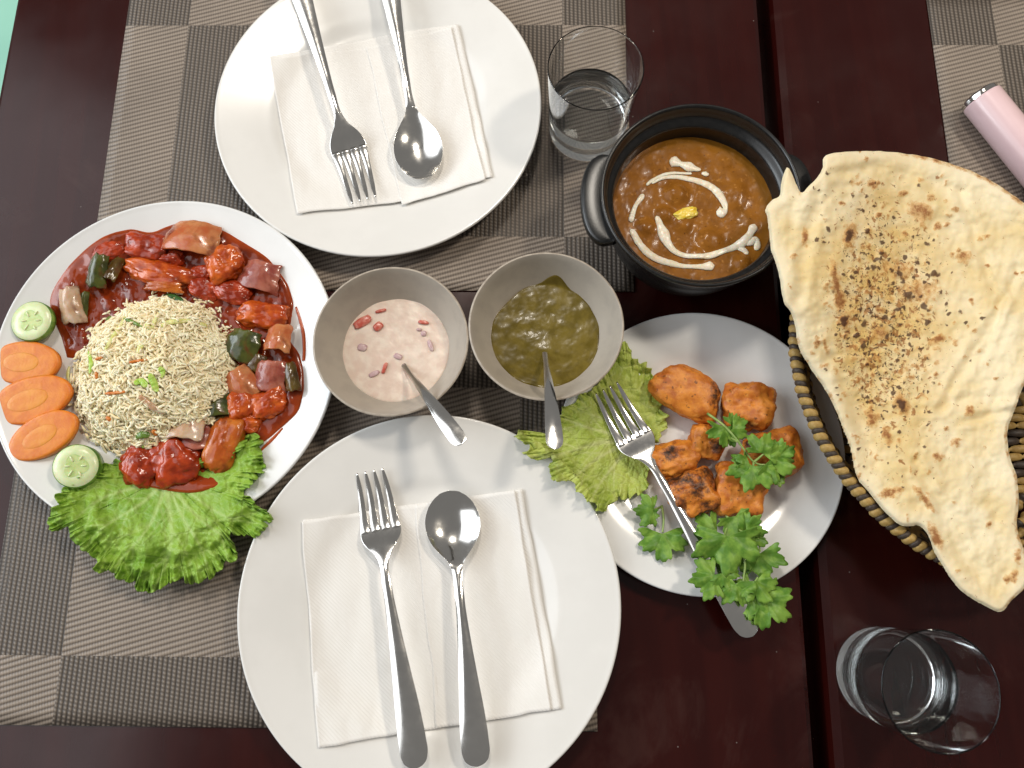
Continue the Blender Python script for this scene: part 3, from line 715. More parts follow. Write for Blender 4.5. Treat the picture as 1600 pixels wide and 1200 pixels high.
# ------------------------------------------------------------------ water glasses
def tumbler(c, level, label, wlabel):
    Rb, Rt, H, w = .0318, .0360, .0830, .0009
    ro = lambda z: Rb + (Rt - Rb) * (z / H) ** 1.15
    out = [(0, .0004), (Rb - .010, .0003), (Rb - .0035, .0), (Rb - .0012, .0007), (Rb - .0001, .0025)] + [(ro(z), z) for z in np.linspace(.006, H - .0010, 16)]
    lipp = [(Rt - w / 2 + w / 2 * math.cos(a), H - w / 2 + w / 2 * math.sin(a)) for a in np.linspace(0.1, PI - .1, 9)]
    inn = [(ro(z) - w, z) for z in np.linspace(H - .0012, .0175, 14)] + [(ro(.012) - w - .0010, .0142), (ro(.01) - w - .0035, .0124), (.018, .0117), (0, .0114)]
    V, F = lathe(out + lipp + inn, (c[0], c[1], c[2]), 128)
    solo('water_glass', V, [f[::-1] for f in F], MT['glass'], label, 'glass', 'clear water tumblers')
    e = .0005
    wp = [(0, .0114 - e), (.018, .0117 - e), (ro(.01) - w - .0035 + e, .0124 - e * .6), (ro(.012) - w - .0010 + e, .0142)] + [(ro(z) - w + e, z) for z in np.linspace(.0175, level + .0006, 8)]
    wp += [(ro(level) - w - .0006, level + .0001), (ro(level) - w - .002, level - .0002), (0, level - .0002)]
    V, F = lathe(wp, (c[0], c[1], c[2]), 128)
    solo('drinking_water', V, [f[::-1] for f in F], MT['water'], wlabel, 'water', 'water in the tumblers')
tumbler((.0736, .3600, BZ), .036, 'clear water tumbler standing on the placemat above the curry pot', 'drinking water in the tumbler above the curry pot')
tumbler((.2520, -.0835, .0002), .041, 'clear water tumbler standing on the bare table below the bread', 'drinking water in the tumbler below the bread')

# ------------------------------------------------------------------ leaves
def leaf_sheet(center, outline, zfun, seed, nveins, a_main, ruf=.006, frill=.0035, N=900, M=90, jag=5.0, spread=2.2, droop=0.0):
    """ruffled leaf between a photo centre and outline; returns verts, faces, attributes"""
    o = smooth_curve(np.array(outline, float), N, True); c = np.array(center, float)
    s = np.arange(N) / N
    k = 2 * PI * s; cx, sx = np.cos(k), np.sin(k)
    d = o - c; R = np.linalg.norm(d, axis=1)
    jj = fbm(cx * 9 + seed, sx * 9, seed, 3) * jag + np.abs(pn(cx * 24, sx * 24, seed)) * jag * .9
    o = c + d * (1 + (jj / R)[:, None])
    rho = np.linspace(0, 1, M) ** .75
    S_, Q = np.meshgrid(s, rho, indexing='ij')
    X = c[0] + Q * (o[:, 0] - c[0])[:, None]; Y = c[1] + Q * (o[:, 1] - c[1])[:, None]
    C2, S2 = np.cos(2 * PI * S_), np.sin(2 * PI * S_)
    # lateral waviness of the frilled margin
    X = X + 5 * Q ** 6 * pn(C2 * 16, S2 * 16, seed + Q * 3); Y = Y + 5 * Q ** 6 * pn(C2 * 16 + 7, S2 * 16, seed + Q * 3)
    w = P(X, Y, .018)
    z = zfun(w[..., 0], w[..., 1])
    z = z + ruf * Q ** 1.4 * (.45 + fbm(X / 40 + seed, Y / 40, seed, 3) * 1.3) + .0018 * fbm(X / 16, Y / 16, seed + 3, 3)
    # pleats that deepen to the margin, then a tight frill
    arc = np.concatenate([[0], np.cumsum(np.hypot(*np.diff(o, axis=0).T))])[:, None]
    wob = 2.2 * pn(arc / 60, seed) + 1.2 * Q
    pl = 1.6 * fbm(X / 27, Y / 27, seed + 1, 3)
    fr = np.sin(arc / 23 * 2 * PI + wob * 5 + 2.0 * Q) * .7 + 1.1 * fbm(X / 9, Y / 9, seed, 2)
    amp2 = .25 + 1.7 * np.abs(pn(arc / 40, seed + 4))
    z = z + frill * (1.2 * Q ** 2.5 * pl + 1.3 * np.clip((Q - .70) / .30, 0, 1) ** 1.4 * fr * amp2) + frill * .5 * Q ** 12 * np.sin(arc / 9 * 2 * PI + seed)
    sh = np.clip((Q - .70) / .30, 0, 1) ** 1.3
    dx, dy = o[:, 0] - c[0], o[:, 1] - c[1]; nrm_ = np.hypot(dx, dy); tx, ty = -dy / nrm_, dx / nrm_
    lat = sh * 5.5 * amp2 * np.cos(arc / 23 * 2 * PI + wob * 5); rad_ = sh * 5.0 * amp2 * np.sin(arc / 23 * 2 * PI + wob * 5 + .9)
    X = X + tx[:, None] * lat + (dx / nrm_)[:, None] * rad_; Y = Y + ty[:, None] * lat + (dy / nrm_)[:, None] * rad_
    z = np.maximum(z, BZ + .001)
    w2 = P(X, Y, z)
    ang = np.arctan2(Y - c[1], X - c[0])
    vein = np.zeros_like(X); rr = np.hypot(X - c[0], Y - c[1])
    for i in range(nveins):
        a = a_main + spread * (i / max(nveins - 1, 1) - .5)
        da = (ang - a - .12 * np.sin(rr / 45 + i) + PI) % (2 * PI) - PI
        wd = (5.5 if i == nveins // 2 else 3.2) * (1 - .75 * Q) + .6
        vein = np.maximum(vein, np.exp(-(np.abs(da) * rr / wd) ** 2) * (1 - .45 * Q))
        for b in range(3):                                   # side veins
            r0 = (45 + 38 * b); sg = 1 if (i + b) % 2 else -1
            along = rr * np.cos(da) - r0; side = rr * np.sin(da) * sg
            vein = np.maximum(vein, .7 * np.exp(-((side - along * .75) / 2.0) ** 2) * (along > 0) * np.exp(-along / 55))
    return w2.reshape(-1, 3), grid_faces(N, M, True, False, True), {'vein': np.clip(vein, 0, 1).ravel(), 'rho': Q.ravel()}
def lett_z(x, y):
    r = np.hypot(x - PR[0], y - PR[1]); z = rice_plate_z(x, y) + .0030
    return np.where(r > RR, BZ + .0250 - np.clip((r - RR) * .28, 0, .014), z)
LO = [(232, 690), (205, 715), (165, 728), (150, 745), (118, 752), (92, 770), (88, 790), (76, 812), (82, 830), (104, 822), (112, 838), (128, 858), (150, 870), (152, 892), (175, 893),
      (190, 905), (212, 912), (218, 924), (240, 922), (262, 912), (284, 900), (292, 908), (318, 908), (340, 895), (350, 880), (368, 874), (366, 848), (355, 835), (372, 832), (388, 840), (410, 832), (424, 812), (418, 800), (398, 790), (388, 778), (376, 778), (385, 765), (400, 745), (412, 728), (408, 700), (402, 680), (388, 682), (378, 700), (352, 720), (300, 715)]
V, F, at = leaf_sheet((262, 745), LO, lett_z, 5, 7, PI / 2 + .05, .0075, .0055, jag=7)
solo('lettuce_leaf', V, F, MT['lettuce'], 'frilly green lettuce leaf hanging over the rice plate edge', 'lettuce', 'lettuce leaves', attrs=at, solid=.0005)
def lett2_z(x, y):
    r = np.hypot(x - PK[0], y - PK[1]); z = keb_plate_z(x, y) + .0028
    rb = np.hypot(x - PB[0], y - PB[1])
    z = np.where(r > RK, BZ + .0172 + np.clip((r - RK) * .12, 0, .004), z)
    return np.maximum(z, np.where(rb < RD + .004, BZ + plate_top(DIN, np.clip(rb / RD, 0, 1)) + .0035, 0))
LK = [(972, 535), (985, 548), (992, 562), (1012, 572), (1022, 592), (1030, 615), (1038, 640), (1040, 668), (1024, 690), (1016, 716), (1012, 740), (1010, 766), (994, 772), (978, 778), (965, 776), (955, 790), (938, 800), (926, 788), (905, 770), (892, 752), (872, 752), (860, 744), (862, 722), (864, 706),
      (848, 712), (832, 716), (818, 706), (826, 696), (808, 684), (810, 674), (830, 680), (852, 676), (868, 664), (880, 640), (905, 620), (930, 605), (945, 580), (960, 548)]
V, F, at = leaf_sheet((985, 690), LK, lett2_z, 9, 5, PI * .98, .0050, .0036, jag=4, spread=2.0)
solo('lettuce_leaf', V, F, MT['lettuce2'], 'pale yellow green lettuce leaf under the serving fork', 'lettuce', 'lettuce leaves', attrs=at, solid=.0005)

# ------------------------------------------------------------------ red gravy on the rice plate
RC_PX = (246, 580)
SO = [(104, 560), (96, 530), (84, 500), (77, 468), (92, 434), (122, 398), (158, 370), (200, 357), (236, 362), (262, 352), (300, 344), (342, 356), (385, 380), (420, 404), (448, 440), (459, 472), (456, 500), (452, 525), (470, 558), (476, 600), (468, 640), (446, 664), (415, 690),
      (392, 712), (378, 735), (352, 752), (330, 764), (300, 770), (258, 766), (226, 758), (204, 744), (206, 718), (222, 700)]
so = smooth_curve(np.array(SO, float), 420)
so += np.stack([1.6 * pn(np.arange(420) * .11, 3), 1.6 * pn(np.arange(420) * .11, 9)], 1)
rh = np.linspace(.30, 1.0, 70)
X = RC_PX[0] + rh[None] * (so[:, :1] - RC_PX[0]); Y = RC_PX[1] + rh[None] * (so[:, 1:] - RC_PX[1])
w = P(X, Y, .012); on_leaf = sstep(735, 762, Y)
w = P(X, Y, np.maximum(rice_plate_z(w[..., 0], w[..., 1]), 0) + .0035 * on_leaf)
edge_px = (1 - rh[None]) * np.hypot(so[:, :1] - RC_PX[0], so[:, 1:] - RC_PX[1])
e2 = np.minimum(np.arange(420), np.arange(420)[::-1])[:, None] * 1.6
ed = np.minimum(edge_px, e2)
zs = rice_plate_z(w[..., 0], w[..., 1]) + .0045 * on_leaf + .0052 * np.sqrt(np.clip(ed / 22, 0, 1)) + .0026 * fbm(X / 26, Y / 26, 2, 3) * sstep(3, 22, ed) + .0005 * fbm(X / 12, Y / 12, 5, 2) * sstep(3, 15, ed) - .0008
wv = P(X, Y, zs)
thin = np.exp(-ed / 5.0) * .9
gr = thing('red_gravy', 'glossy dark red gravy ringing the rice mound', 'gravy', (*P(*RC_PX, .012)[:2], BZ + .007))
part('gravy_pool', wv.reshape(-1, 3), grid_faces(420, 70), MT['gravy'], gr, attrs={'thin': thin.ravel()})
for path in ([(461, 478, 2), (468, 500, 3), (473, 522, 3.5), (474, 545, 3.2), (473, 562, 3)], [(440, 668, 1.5), (425, 684, 3), (410, 698, 2.5), (402, 706, 1)]):
    a = smooth_curve(np.array(path, float), 40); p = P(a[:, 0], a[:, 1], .017); p[:, 2] = rice_plate_z(p[:, 0], p[:, 1]) + .0003
    V, F = tube(p, a[:, 2] * .00044, 8, .35); part('gravy_streak', V, F, MT['gravy'], gr, attrs={'thin': np.full(len(V), 1.0)})

def gz(px, py, extra=0.0):
    p = P(px, py, .016); return float(rice_plate_z(p[0], p[1]) + (.0040 if py > 735 else 0) + extra)
PXM = .000445
def chunk(px, py, w, h, rot, mat, label, seed, hgt=.0075, box=2.5, amp=.20, lift=.006, tilt=0.0):
    z = gz(px, py, lift); c = P(px, py, z)
    V, F = blob(c, (w * PXM / 2 * 1.25, h * PXM / 2 * 1.25, hgt), -math.radians(rot), seed, amp * 1.5, 1.25, box, tilt, 5, fine=.06, ffreq=4, fibre=.8)
    solo('chicken_piece', V, F, MT[mat], label, 'chicken', 'sauced chicken pieces around the rice')
def petal(name, px, py, w, h, rot, mat, label, cat, group, curve=.004, th=.0024, tilt=0.0, lift=.009, seed=0):
    n = 26
    u, v = np.meshgrid(np.linspace(-1, 1, n), np.linspace(-1, 1, n), indexing='ij')
    k = 1.14 + .04 * (1 - (np.abs(u * v)) ** 3)
    x = u * w * PXM / 2 * (1 - .10 * v) * k; y = v * h * PXM / 2 * (1 + .08 * u) * k
    x = x * (1 + .22 * pn(v * 1.9, seed * 1.3, 1)); y = y * (1 + .22 * pn(u * 1.9, seed * 1.7, 5))
    z = curve * (1 - u * u) + .35 * curve * (1 - v * v) + .0006 * fbm(u * 2, v * 2, seed, 2)
    q = rotz(rotx(np.stack([x, y, z], -1).reshape(-1, 3), tilt), -math.radians(rot))
    zz = gz(px, py, lift); c = P(px, py, zz)
    V = q + c
    o = solo(name, V, grid_faces(n, n), MT[mat], label, cat, group, solid=th, off=-1)
    return o
CH = [(234, 388, 62, 38, 10, 'chicken', 'dark red chicken piece at the top of the gravy', .0080), (252, 428, 100, 36, 14, 'chicken2', 'long red chicken strip along the upper rice edge', .0085),
      (268, 404, 46, 26, 10, 'chicken', 'small red chicken piece above the long strip', .0075), (353, 416, 52, 50, -20, 'chicken2', 'lumpy red chicken cube with a torn pale fibre, upper right', .0105),
      (322, 452, 48, 30, 20, 'chicken', 'red chicken piece touching the upper right of the rice', .0070), (362, 456, 58, 34, 15, 'chicken', 'rounded red chicken piece right above the rice', .0075),
      (412, 493, 72, 36, 8, 'chicken2', 'smooth red chicken piece on the right rim of the gravy', .0080), (379, 632, 40, 54, 15, 'chicken2', 'oval orange red chicken piece lower right of the rice', .0090),
      (421, 631, 52, 38, -25, 'chicken2', 'orange red chicken piece at the lower right gravy edge', .0080), (388, 664, 34, 26, 10, 'chicken2', 'smallest orange chicken nub beside the lettuce frill', .0065),
      (222, 728, 50, 56, 10, 'chicken', 'square red chicken piece resting on the lettuce, leftmost', .0095), (276, 720, 66, 66, -15, 'chicken', 'largest fibrous red chicken piece resting on the lettuce', .0110),
      (351, 696, 44, 78, 16, 'pepper_orange', 'glossy orange oval chicken piece above the lettuce', .0100), (318, 428, 34, 22, 0, 'chicken', 'small red chicken scrap under the upper right onion', .0065),
      (170, 395, 50, 30, -25, 'chicken', 'dark chicken lump buried in gravy at the upper left', .0045), (338, 601, 26, 22, 5, 'chicken2', 'tiny orange chicken cube at the right foot of the rice', .0070)]
for i, (px, py, w, h, r, m, lab, hg) in enumerate(CH):
    chunk(px, py, w, h, r, m, lab, 30 + i, hg, 3.8 if i % 3 == 0 else 2.8, lift=hg * .55, amp=.12 if i == 12 else .22)
GO, GP = 'onion petals in the red gravy', 'pepper pieces in the red gravy'
for i, a in enumerate([(113, 478, 34, 54, -8, 'onion_pale', 'pale upright onion petal at the left end of the gravy', .0055, .25, .007), (303, 374, 80, 54, 12, 'onion', 'big onion petal at the very top of the gravy', .0060, -.15, .008),
        (408, 432, 62, 44, 18, 'onion_rose', 'wide onion petal sunk in gravy, upper right', .0045, .1, .006), (436, 530, 38, 42, 6, 'onion', 'square orange onion petal on the right side', .0050, -.2, .010),
        (424, 588, 46, 46, 12, 'onion_rose', 'purple brown onion petal right of the rice', .0040, .2, .009), (292, 660, 54, 54, 4, 'onion_pale', 'shiny translucent onion square below the rice', .0035, -.25, .013),
        (300, 676, 60, 52, 2, 'onion_rose', 'second rosy onion layer just under the shiny square', .0035, -.25, .008), (380, 600, 44, 46, -30, 'onion', 'orange edged onion curl at the lower right of the rice', .0060, .2, .007)]):
    petal('onion_petal', *a[:5], a[5], a[6], 'onion', GO, a[7], .0026, a[8], a[9], 50 + i)
for i, a in enumerate([(154, 424, 30, 50, 12, 'pepper', 'dark green pepper square at the upper left of the gravy', .0045, .2, .009), (178, 420, 24, 44, 14, 'pepper_brown', 'brown green pepper piece beside the dark green square', .0030, -.3, .008),
        (131, 478, 16, 42, 10, 'pepper', 'narrow dark pepper piece beside the pale onion petal', .0030, .2, .006), (380, 540, 52, 46, 22, 'pepper', 'large green pepper square at the right of the rice', .0050, .15, .009),
        (456, 590, 20, 44, -12, 'pepper_brown', 'yellow brown pepper strip at the far right of the gravy', .0030, .0, .007), (337, 634, 44, 38, -10, 'pepper', 'dark pepper piece at the lower right foot of the rice', .0040, -.2, .009),
        (346, 656, 40, 16, -10, 'pepper_brown', 'thin brown pepper strip above the orange oval piece', .0025, .1, .008), (256, 448, 56, 15, 8, 'pepper_orange', 'thin orange pepper strip under the long chicken strip', .0025, .3, .010),
        (400, 566, 30, 26, 30, 'pepper_brown', 'small brown pepper scrap between the onion petals', .0030, .1, .007)]):
    petal('pepper_piece', *a[:5], a[5], a[6], 'pepper', GP, a[7], .0022, a[8], a[9], 80 + i)

# ------------------------------------------------------------------ rice
RCW = P(250, 588, BZ + .007)[:2]; RH = .034
def rice_R(a): return .0625 + .0075 * pn(np.cos(a) * 1.6 + 5, np.sin(a) * 1.6, 2) + .0042 * pn(np.cos(a) * 4, np.sin(a) * 4, 4)
def rice_z(x, y):
    dx, dy = x - RCW[0], y - RCW[1]; a = np.arctan2(dy, dx); q = np.hypot(dx, dy) / rice_R(a)
    h = np.clip(1 - q ** 2.1, 0, 1) ** .72
    return BZ + .007 + RH * h * (1 + .10 * fbm(x * 45, y * 45, 3, 2) + .10 * fbm(x * 120, y * 120, 7, 2))
n, m = 120, 50
A, Q = np.meshgrid(np.linspace(0, 2 * PI, n, endpoint=False), np.sin(np.linspace(0, 1, m) * PI / 2), indexing='ij')
x = RCW[0] + Q * rice_R(A) * np.cos(A); y = RCW[1] + Q * rice_R(A) * np.sin(A)
z = rice_z(x, y) - .0014 + .0012 * fbm(x * 300, y * 300, 1, 2)
rice = thing('rice_mound', 'domed mound of loose cream coloured fried rice', 'rice', (RCW[0], RCW[1], BZ + .007))
ric_b = part('rice_body', np.stack([x, y, z], -1).reshape(-1, 3), grid_faces(n, m, True, False), MT['rice'], rice, attrs={'tone': np.full(n * m, .7)})
def grains(N):
    k, s = 6, 6
    # one grain: slightly bent spindle, k rings of s
    t = np.linspace(-1, 1, k); prof = np.array([.34, .86, 1.0, 1.0, .82, .30]); a = np.linspace(0, 2 * PI, s, endpoint=False)
    r = rng.random((N, 2)); ang = r[:, 0] * 2 * PI; q = np.sqrt(r[:, 1]) * 1.0
    q = np.where(rng.random(N) < .32, .80 + .30 * rng.random(N) ** 1.3, q)
    R = rice_R(ang); x = RCW[0] + q * R * np.cos(ang); y = RCW[1] + q * R * np.sin(ang)
    e = .0012; qc = np.minimum(q, .985)
    xs = RCW[0] + qc * R * np.cos(ang); ys = RCW[1] + qc * R * np.sin(ang)
    zc = rice_z(xs, ys); gx = (rice_z(xs + e, ys) - rice_z(xs - e, ys)) / (2 * e); gy = (rice_z(xs, ys + e) - rice_z(xs, ys - e)) / (2 * e)
    nor = np.stack([-gx, -gy, np.ones(N)], 1); nor /= np.linalg.norm(nor, axis=1)[:, None]
    rd = rng.normal(size=(N, 3)); rd -= (rd * nor).sum(1)[:, None] * nor; rd /= np.linalg.norm(rd, axis=1)[:, None]
    rd = rd + nor * np.where(rng.random(N) < .12, rng.normal(0, .9, N), rng.normal(0, .26, N))[:, None]; rd /= np.linalg.norm(rd, axis=1)[:, None]
    sd = np.cross(rd, nor); sd /= np.linalg.norm(sd, axis=1)[:, None]; up = np.cross(sd, rd)
    cen = np.stack([x, y, zc], 1) + nor * rng.uniform(-.0024, .0016, N)[:, None]
    cen[:, 2] = np.maximum(cen[:, 2], rice_plate_z(cen[:, 0], cen[:, 1]) + .0008)
    hl = rng.uniform(.0028, .0052, N); wd = rng.uniform(.00088, .00116, N); bend = rng.normal(0, .0013, N); bz = rng.normal(0, .0004, N)
    cl = cen[:, None] + rd[:, None] * (t[None] * hl[:, None])[..., None] + sd[:, None] * ((1 - t ** 2)[None] * bend[:, None])[..., None] + up[:, None] * ((1 - t ** 2)[None] * bz[:, None])[..., None]
    V = cl[:, :, None] + (prof[None, :, None, None] * wd[:, None, None, None]) * (np.cos(a)[None, None, :, None] * sd[:, None, None] + np.sin(a)[None, None, :, None] * up[:, None, None])
    V = V.reshape(N, -1, 3)
    f0 = np.array(grid_faces(k, s, False, True)); F = (f0[None] + (np.arange(N) * k * s)[:, None, None]).reshape(-1, 4).tolist()
    for i in range(N):
        b = i * k * s; F.append(list(range(b, b + s))); F.append(list(range(b + (k - 1) * s, b + k * s))[::-1])
    tone = np.clip(rng.normal(.68, .22, N) + .5 * pn(x * 60, y * 60, 4), 0, 1)
    return V.reshape(-1, 3), F, np.repeat(tone, k * s)
V, F, tone = grains(4500)
o = part('rice_grains', V, F, MT['rice'], rice, attrs={'tone': tone}); o['kind'] = 'stuff'
def ribbon(name, pts, wid, mat, label, cat, group, seed, lift=.0022, thk=.0009):
    a = smooth_curve(np.array(pts, float), 26); p = P(a[:, 0], a[:, 1], .036)
    for _ in range(4):
        zz = rice_z(p[:, 0], p[:, 1]) + lift; p = P(a[:, 0], a[:, 1], zz)
    p[:, 2] += .0006 * pn(np.arange(26) * .3, seed)
    t = np.linspace(0, 1, 26); wv_ = wid * PXM / 2 * (np.clip(4.2 * t * (1 - t), 0, 1) ** .35 * .85 + .15) * (1 + .18 * pn(t * 4, seed))
    V, F = tube(p, wv_, 8, min(1.0, thk / (wid * PXM / 2)))
    solo(name, V, F, MT[mat], label, cat, group)
GR = 'vegetable shreds on the rice'
for i, (pts, wd, nm, mt, lab, cat) in enumerate([
        ([(168, 500), (176, 484), (184, 470)], 15, 'pepper_strip', 'capsicum', 'light green pepper strip on the upper left of the rice', 'pepper'),
        ([(250, 462), (268, 466), (286, 473)], 17, 'pepper_strip', 'capsicum2', 'dark green pepper piece at the top edge of the rice', 'pepper'),
        ([(192, 498), (205, 502), (222, 510)], 6, 'pepper_strip', 'capsicum', 'thin dull green pepper sliver under the pale cabbage strip', 'pepper'),
        ([(212, 683), (222, 679), (234, 680)], 13, 'pepper_strip', 'capsicum', 'green pepper bit at the bottom of the rice', 'pepper'),
        ([(196, 494), (186, 512), (174, 530), (164, 547)], 8, 'cabbage_shred', 'cabbage', 'long pale cabbage shred slanting down the upper left rice', 'cabbage'),
        ([(250, 511), (262, 504), (280, 502), (298, 500)], 9, 'cabbage_shred', 'cabbage', 'long yellow cabbage shred across the upper right rice', 'cabbage'),
        ([(226, 506), (236, 512), (242, 500), (248, 488)], 7, 'cabbage_shred', 'cabbage', 'bent yellow cabbage shred at the top middle of rice', 'cabbage'),
        ([(312, 506), (324, 510)], 9, 'cabbage_shred', 'cabbage', 'short yellow cabbage scrap near the right rice edge', 'cabbage'),
        ([(138, 548), (142, 566), (140, 584)], 7, 'cabbage_shred', 'cabbage2', 'pale green cabbage shred down the left side of rice', 'cabbage'),
        ([(108, 572), (106, 588), (112, 602)], 6, 'cabbage_shred', 'cabbage', 'yellow cabbage shred at the far left foot of rice', 'cabbage'),
        ([(234, 584), (240, 598), (246, 612)], 12, 'cabbage_shred', 'cabbage2', 'bright green upright cabbage shred in the rice centre', 'cabbage'),
        ([(210, 600), (220, 596), (230, 604)], 12, 'cabbage_shred', 'cabbage2', 'bright green flat cabbage scrap left of the upright shred', 'cabbage'),
        ([(222, 536), (218, 545), (216, 552)], 10, 'cabbage_shred', 'cabbage', 'faded green cabbage scrap above the rice centre', 'cabbage'),
        ([(248, 574), (254, 580), (252, 590)], 9, 'cabbage_shred', 'cabbage2', 'green cabbage flake right above the upright shred', 'cabbage'),
        ([(200, 567), (214, 564), (230, 562)], 5, 'carrot_shred', 'carrot_shred', 'orange carrot shred lying across the rice centre', 'carrot'),
        ([(164, 615), (180, 614), (198, 612)], 5.5, 'carrot_shred', 'carrot_shred', 'longest orange carrot shred on the lower left of rice', 'carrot'),
        ([(150, 581), (151, 592)], 5.5, 'carrot_shred', 'carrot_shred', 'short upright carrot shred on the left of rice', 'carrot'),
        ([(149, 562), (160, 558)], 5, 'carrot_shred', 'carrot_shred', 'small tilted carrot shred on the left of the rice', 'carrot'),
        ([(166, 652), (174, 657)], 7, 'carrot_shred', 'carrot_shred', 'carrot scrap near the bottom left of the rice', 'carrot'),
        ([(238, 672), (246, 680)], 8, 'carrot_shred', 'carrot_shred', 'carrot scrap at the bottom right of the rice', 'carrot'),
        ([(218, 618), (236, 634), (258, 646)], 11, 'onion_strip', 'onion_pale', 'translucent onion strip on the lower rice', 'onion')]):
    ribbon(nm, pts, wd, mt, lab, cat, GR, i, thk=.0007 if cat == 'cabbage' else .0010)

# ------------------------------------------------------------------ carrot and cucumber slices
def oval_prism(w, h, th, bev, n=56, seed=0, dome=0.0):
    a = np.linspace(0, 2 * PI, n, endpoint=False); j = 1 + .035 * pn(np.cos(a) * 1.5, np.sin(a) * 1.5, seed) + .008 * pn(np.cos(a) * 8, np.sin(a) * 8, seed)
    prof = [(0, 0), (1 - bev, 0), (1, bev * .3), (1, 1 - bev), (1 - bev * .4, 1 - bev * .25), (1 - bev, 1), (.6, 1 + dome * .6), (0, 1 + dome)]
    V, F = [], []
    t, F = lathe([(r, z) for r, z in prof], (0, 0, 0), n)
    ang = np.arctan2(t[:, 1], t[:, 0]); rr = np.hypot(t[:, 0], t[:, 1])
    jj = np.interp(ang % (2 * PI), a, j, period=2 * PI)
    return np.stack([np.cos(ang) * rr * jj * w / 2, np.sin(ang) * rr * jj * h / 2, t[:, 2] * th], 1), [f[::-1] for f in F]
for i, (px, py, w, h, rot, lift, lab, tilt) in enumerate([(38, 566, 112, 70, 4, .0, 'orange carrot slice nearest the upper cucumber round', .05), (48, 624, 128, 74, -14, .0014, 'largest middle orange carrot slice of the three', .04), (67, 680, 112, 66, -27, .0030, 'lowest orange carrot slice above the lower cucumber', .02)]):
    z = gz(px, py, .0006 + lift); c = P(px, py, z + .004)
    t = thing('carrot_slice', lab, 'carrot', (c[0], c[1], z), 'carrot slices on the rice plate')
    w *= 1.08; h *= 1.08
    V, F = oval_prism(w * PXM, h * PXM, .0048, .16, seed=i)
    q = lambda V: rotz(rotx(V, tilt), -math.radians(rot)) + np.array([c[0], c[1], z])
    part('flesh', q(V), F, MT['carrot'], t)
    V, F = oval_prism(w * PXM * .52, h * PXM * .46, .0050, .10, seed=i + 5, dome=.02); V[:, 2] = np.maximum(V[:, 2], .003); part('core', q(V + np.array([-.002, 0, 0])), F, MT['carrot_core'], t)
for i, (px, py, d, lab, tx, ty, th) in enumerate([(49, 501, 72, 'cucumber round beside the gravy, top of the plate side', .02, .0, .0060), (117, 728, 72, 'thicker tilted cucumber round beside the lettuce leaf', .05, -.20, .0115)]):
    z = gz(px, py, .0008); c = P(px, py, z + th)
    t = thing('cucumber_slice', lab, 'cucumber', (c[0], c[1], z), 'cucumber slices on the rice plate')
    R = d * PXM / 2
    def place(V, c=c, z=z, tx=tx, ty=ty):
        V = rotx(V, tx); a = ty; V = V @ np.array([[math.cos(a), 0, math.sin(a)], [0, 1, 0], [-math.sin(a), 0, math.cos(a)]])
        return V + np.array([c[0], c[1], z + (.003 if ty else 0)])
    V, F = lathe([(R * .955, th - .0001), (R, th - .0007), (R * 1.005, th * .5), (R, .0005), (R * .94, 0)], (0, 0, 0), 64); part('rind', place(V), F, MT['cuc_skin'], t)
    V, F = lathe([(0, .0003), (R * .94, .0003), (R * .962, th - .0003), (R * .95, th + .0002), (R * .56, th + .0002), (0, th - .0001)], (0, 0, 0), 64); part('flesh', place(V), [f[::-1] for f in F], MT['cuc_flesh'], t)
    a = np.linspace(0, 2 * PI, 72, endpoint=False); rr_ = R * (.50 + .07 * np.cos(3 * a + .4) + .02 * pn(np.cos(a) * 4, np.sin(a) * 4, i))
    V = np.concatenate([np.stack([rr_ * np.cos(a), rr_ * np.sin(a), np.full(72, th + .0003)], 1), [[0, 0, th + .0006]]]); sc_ = part('seed_core', place(V), [(k, (k + 1) % 72, 72) for k in range(72)], MT['cuc_core'], t)
    for j in range(9):
        aa = 2 * PI * j / 9 + .35 * (j % 3); rs = R * (.34 + .08 * (j % 2))
        V, F = blob((0, 0, 0), (R * .13, R * .045, .0007), aa, j, .05, box=2, sub=2); part('seed', place(V + np.array([rs * math.cos(aa), rs * math.sin(aa), th + .0006])), F, MT['cuc_seed'], sc_)

# ------------------------------------------------------------------ grilled chicken pieces
KP = [(1074, 612, 122, 82, 32, .0115, 'largest wedge shaped orange chicken piece, top left of the plate', 2.3, .10, [(.9, .35, .5, .45)]),
      (1171, 634, 86, 84, 8, .0125, 'square orange chicken piece at the upper right, below the bread', 3.4, .16, [(-.3, -.9, .4, .35)]),
      (1104, 690, 62, 60, 20, .0100, 'smallest orange chicken piece in the middle of the group', 2.6, .2, [(.4, -.2, .8, .35)]),
      (1054, 718, 82, 62, -10, .0105, 'rounded orange chicken piece nearest the fork head', 2.4, .14, [(-.2, .3, .9, .25)]),
      (1084, 770, 84, 76, -18, .0120, 'blackened charred chicken piece beside the fork handle', 3.0, .18, [(-.3, .8, .6, .75), (.75, .3, .5, .6), (-.8, -.2, .4, .5), (.2, -.8, .4, .5), (.1, .1, 1, .35)]),
      (1156, 766, 86, 94, 12, .0115, 'orange chicken piece at the bottom right with a burnt tip', 2.8, .16, [(.5, -.95, .2, .5)]),
      (1208, 712, 96, 84, -15, .0125, 'orange chicken piece at the far right under coriander', 3.2, .14, [(-.4, .7, .6, .3)])]
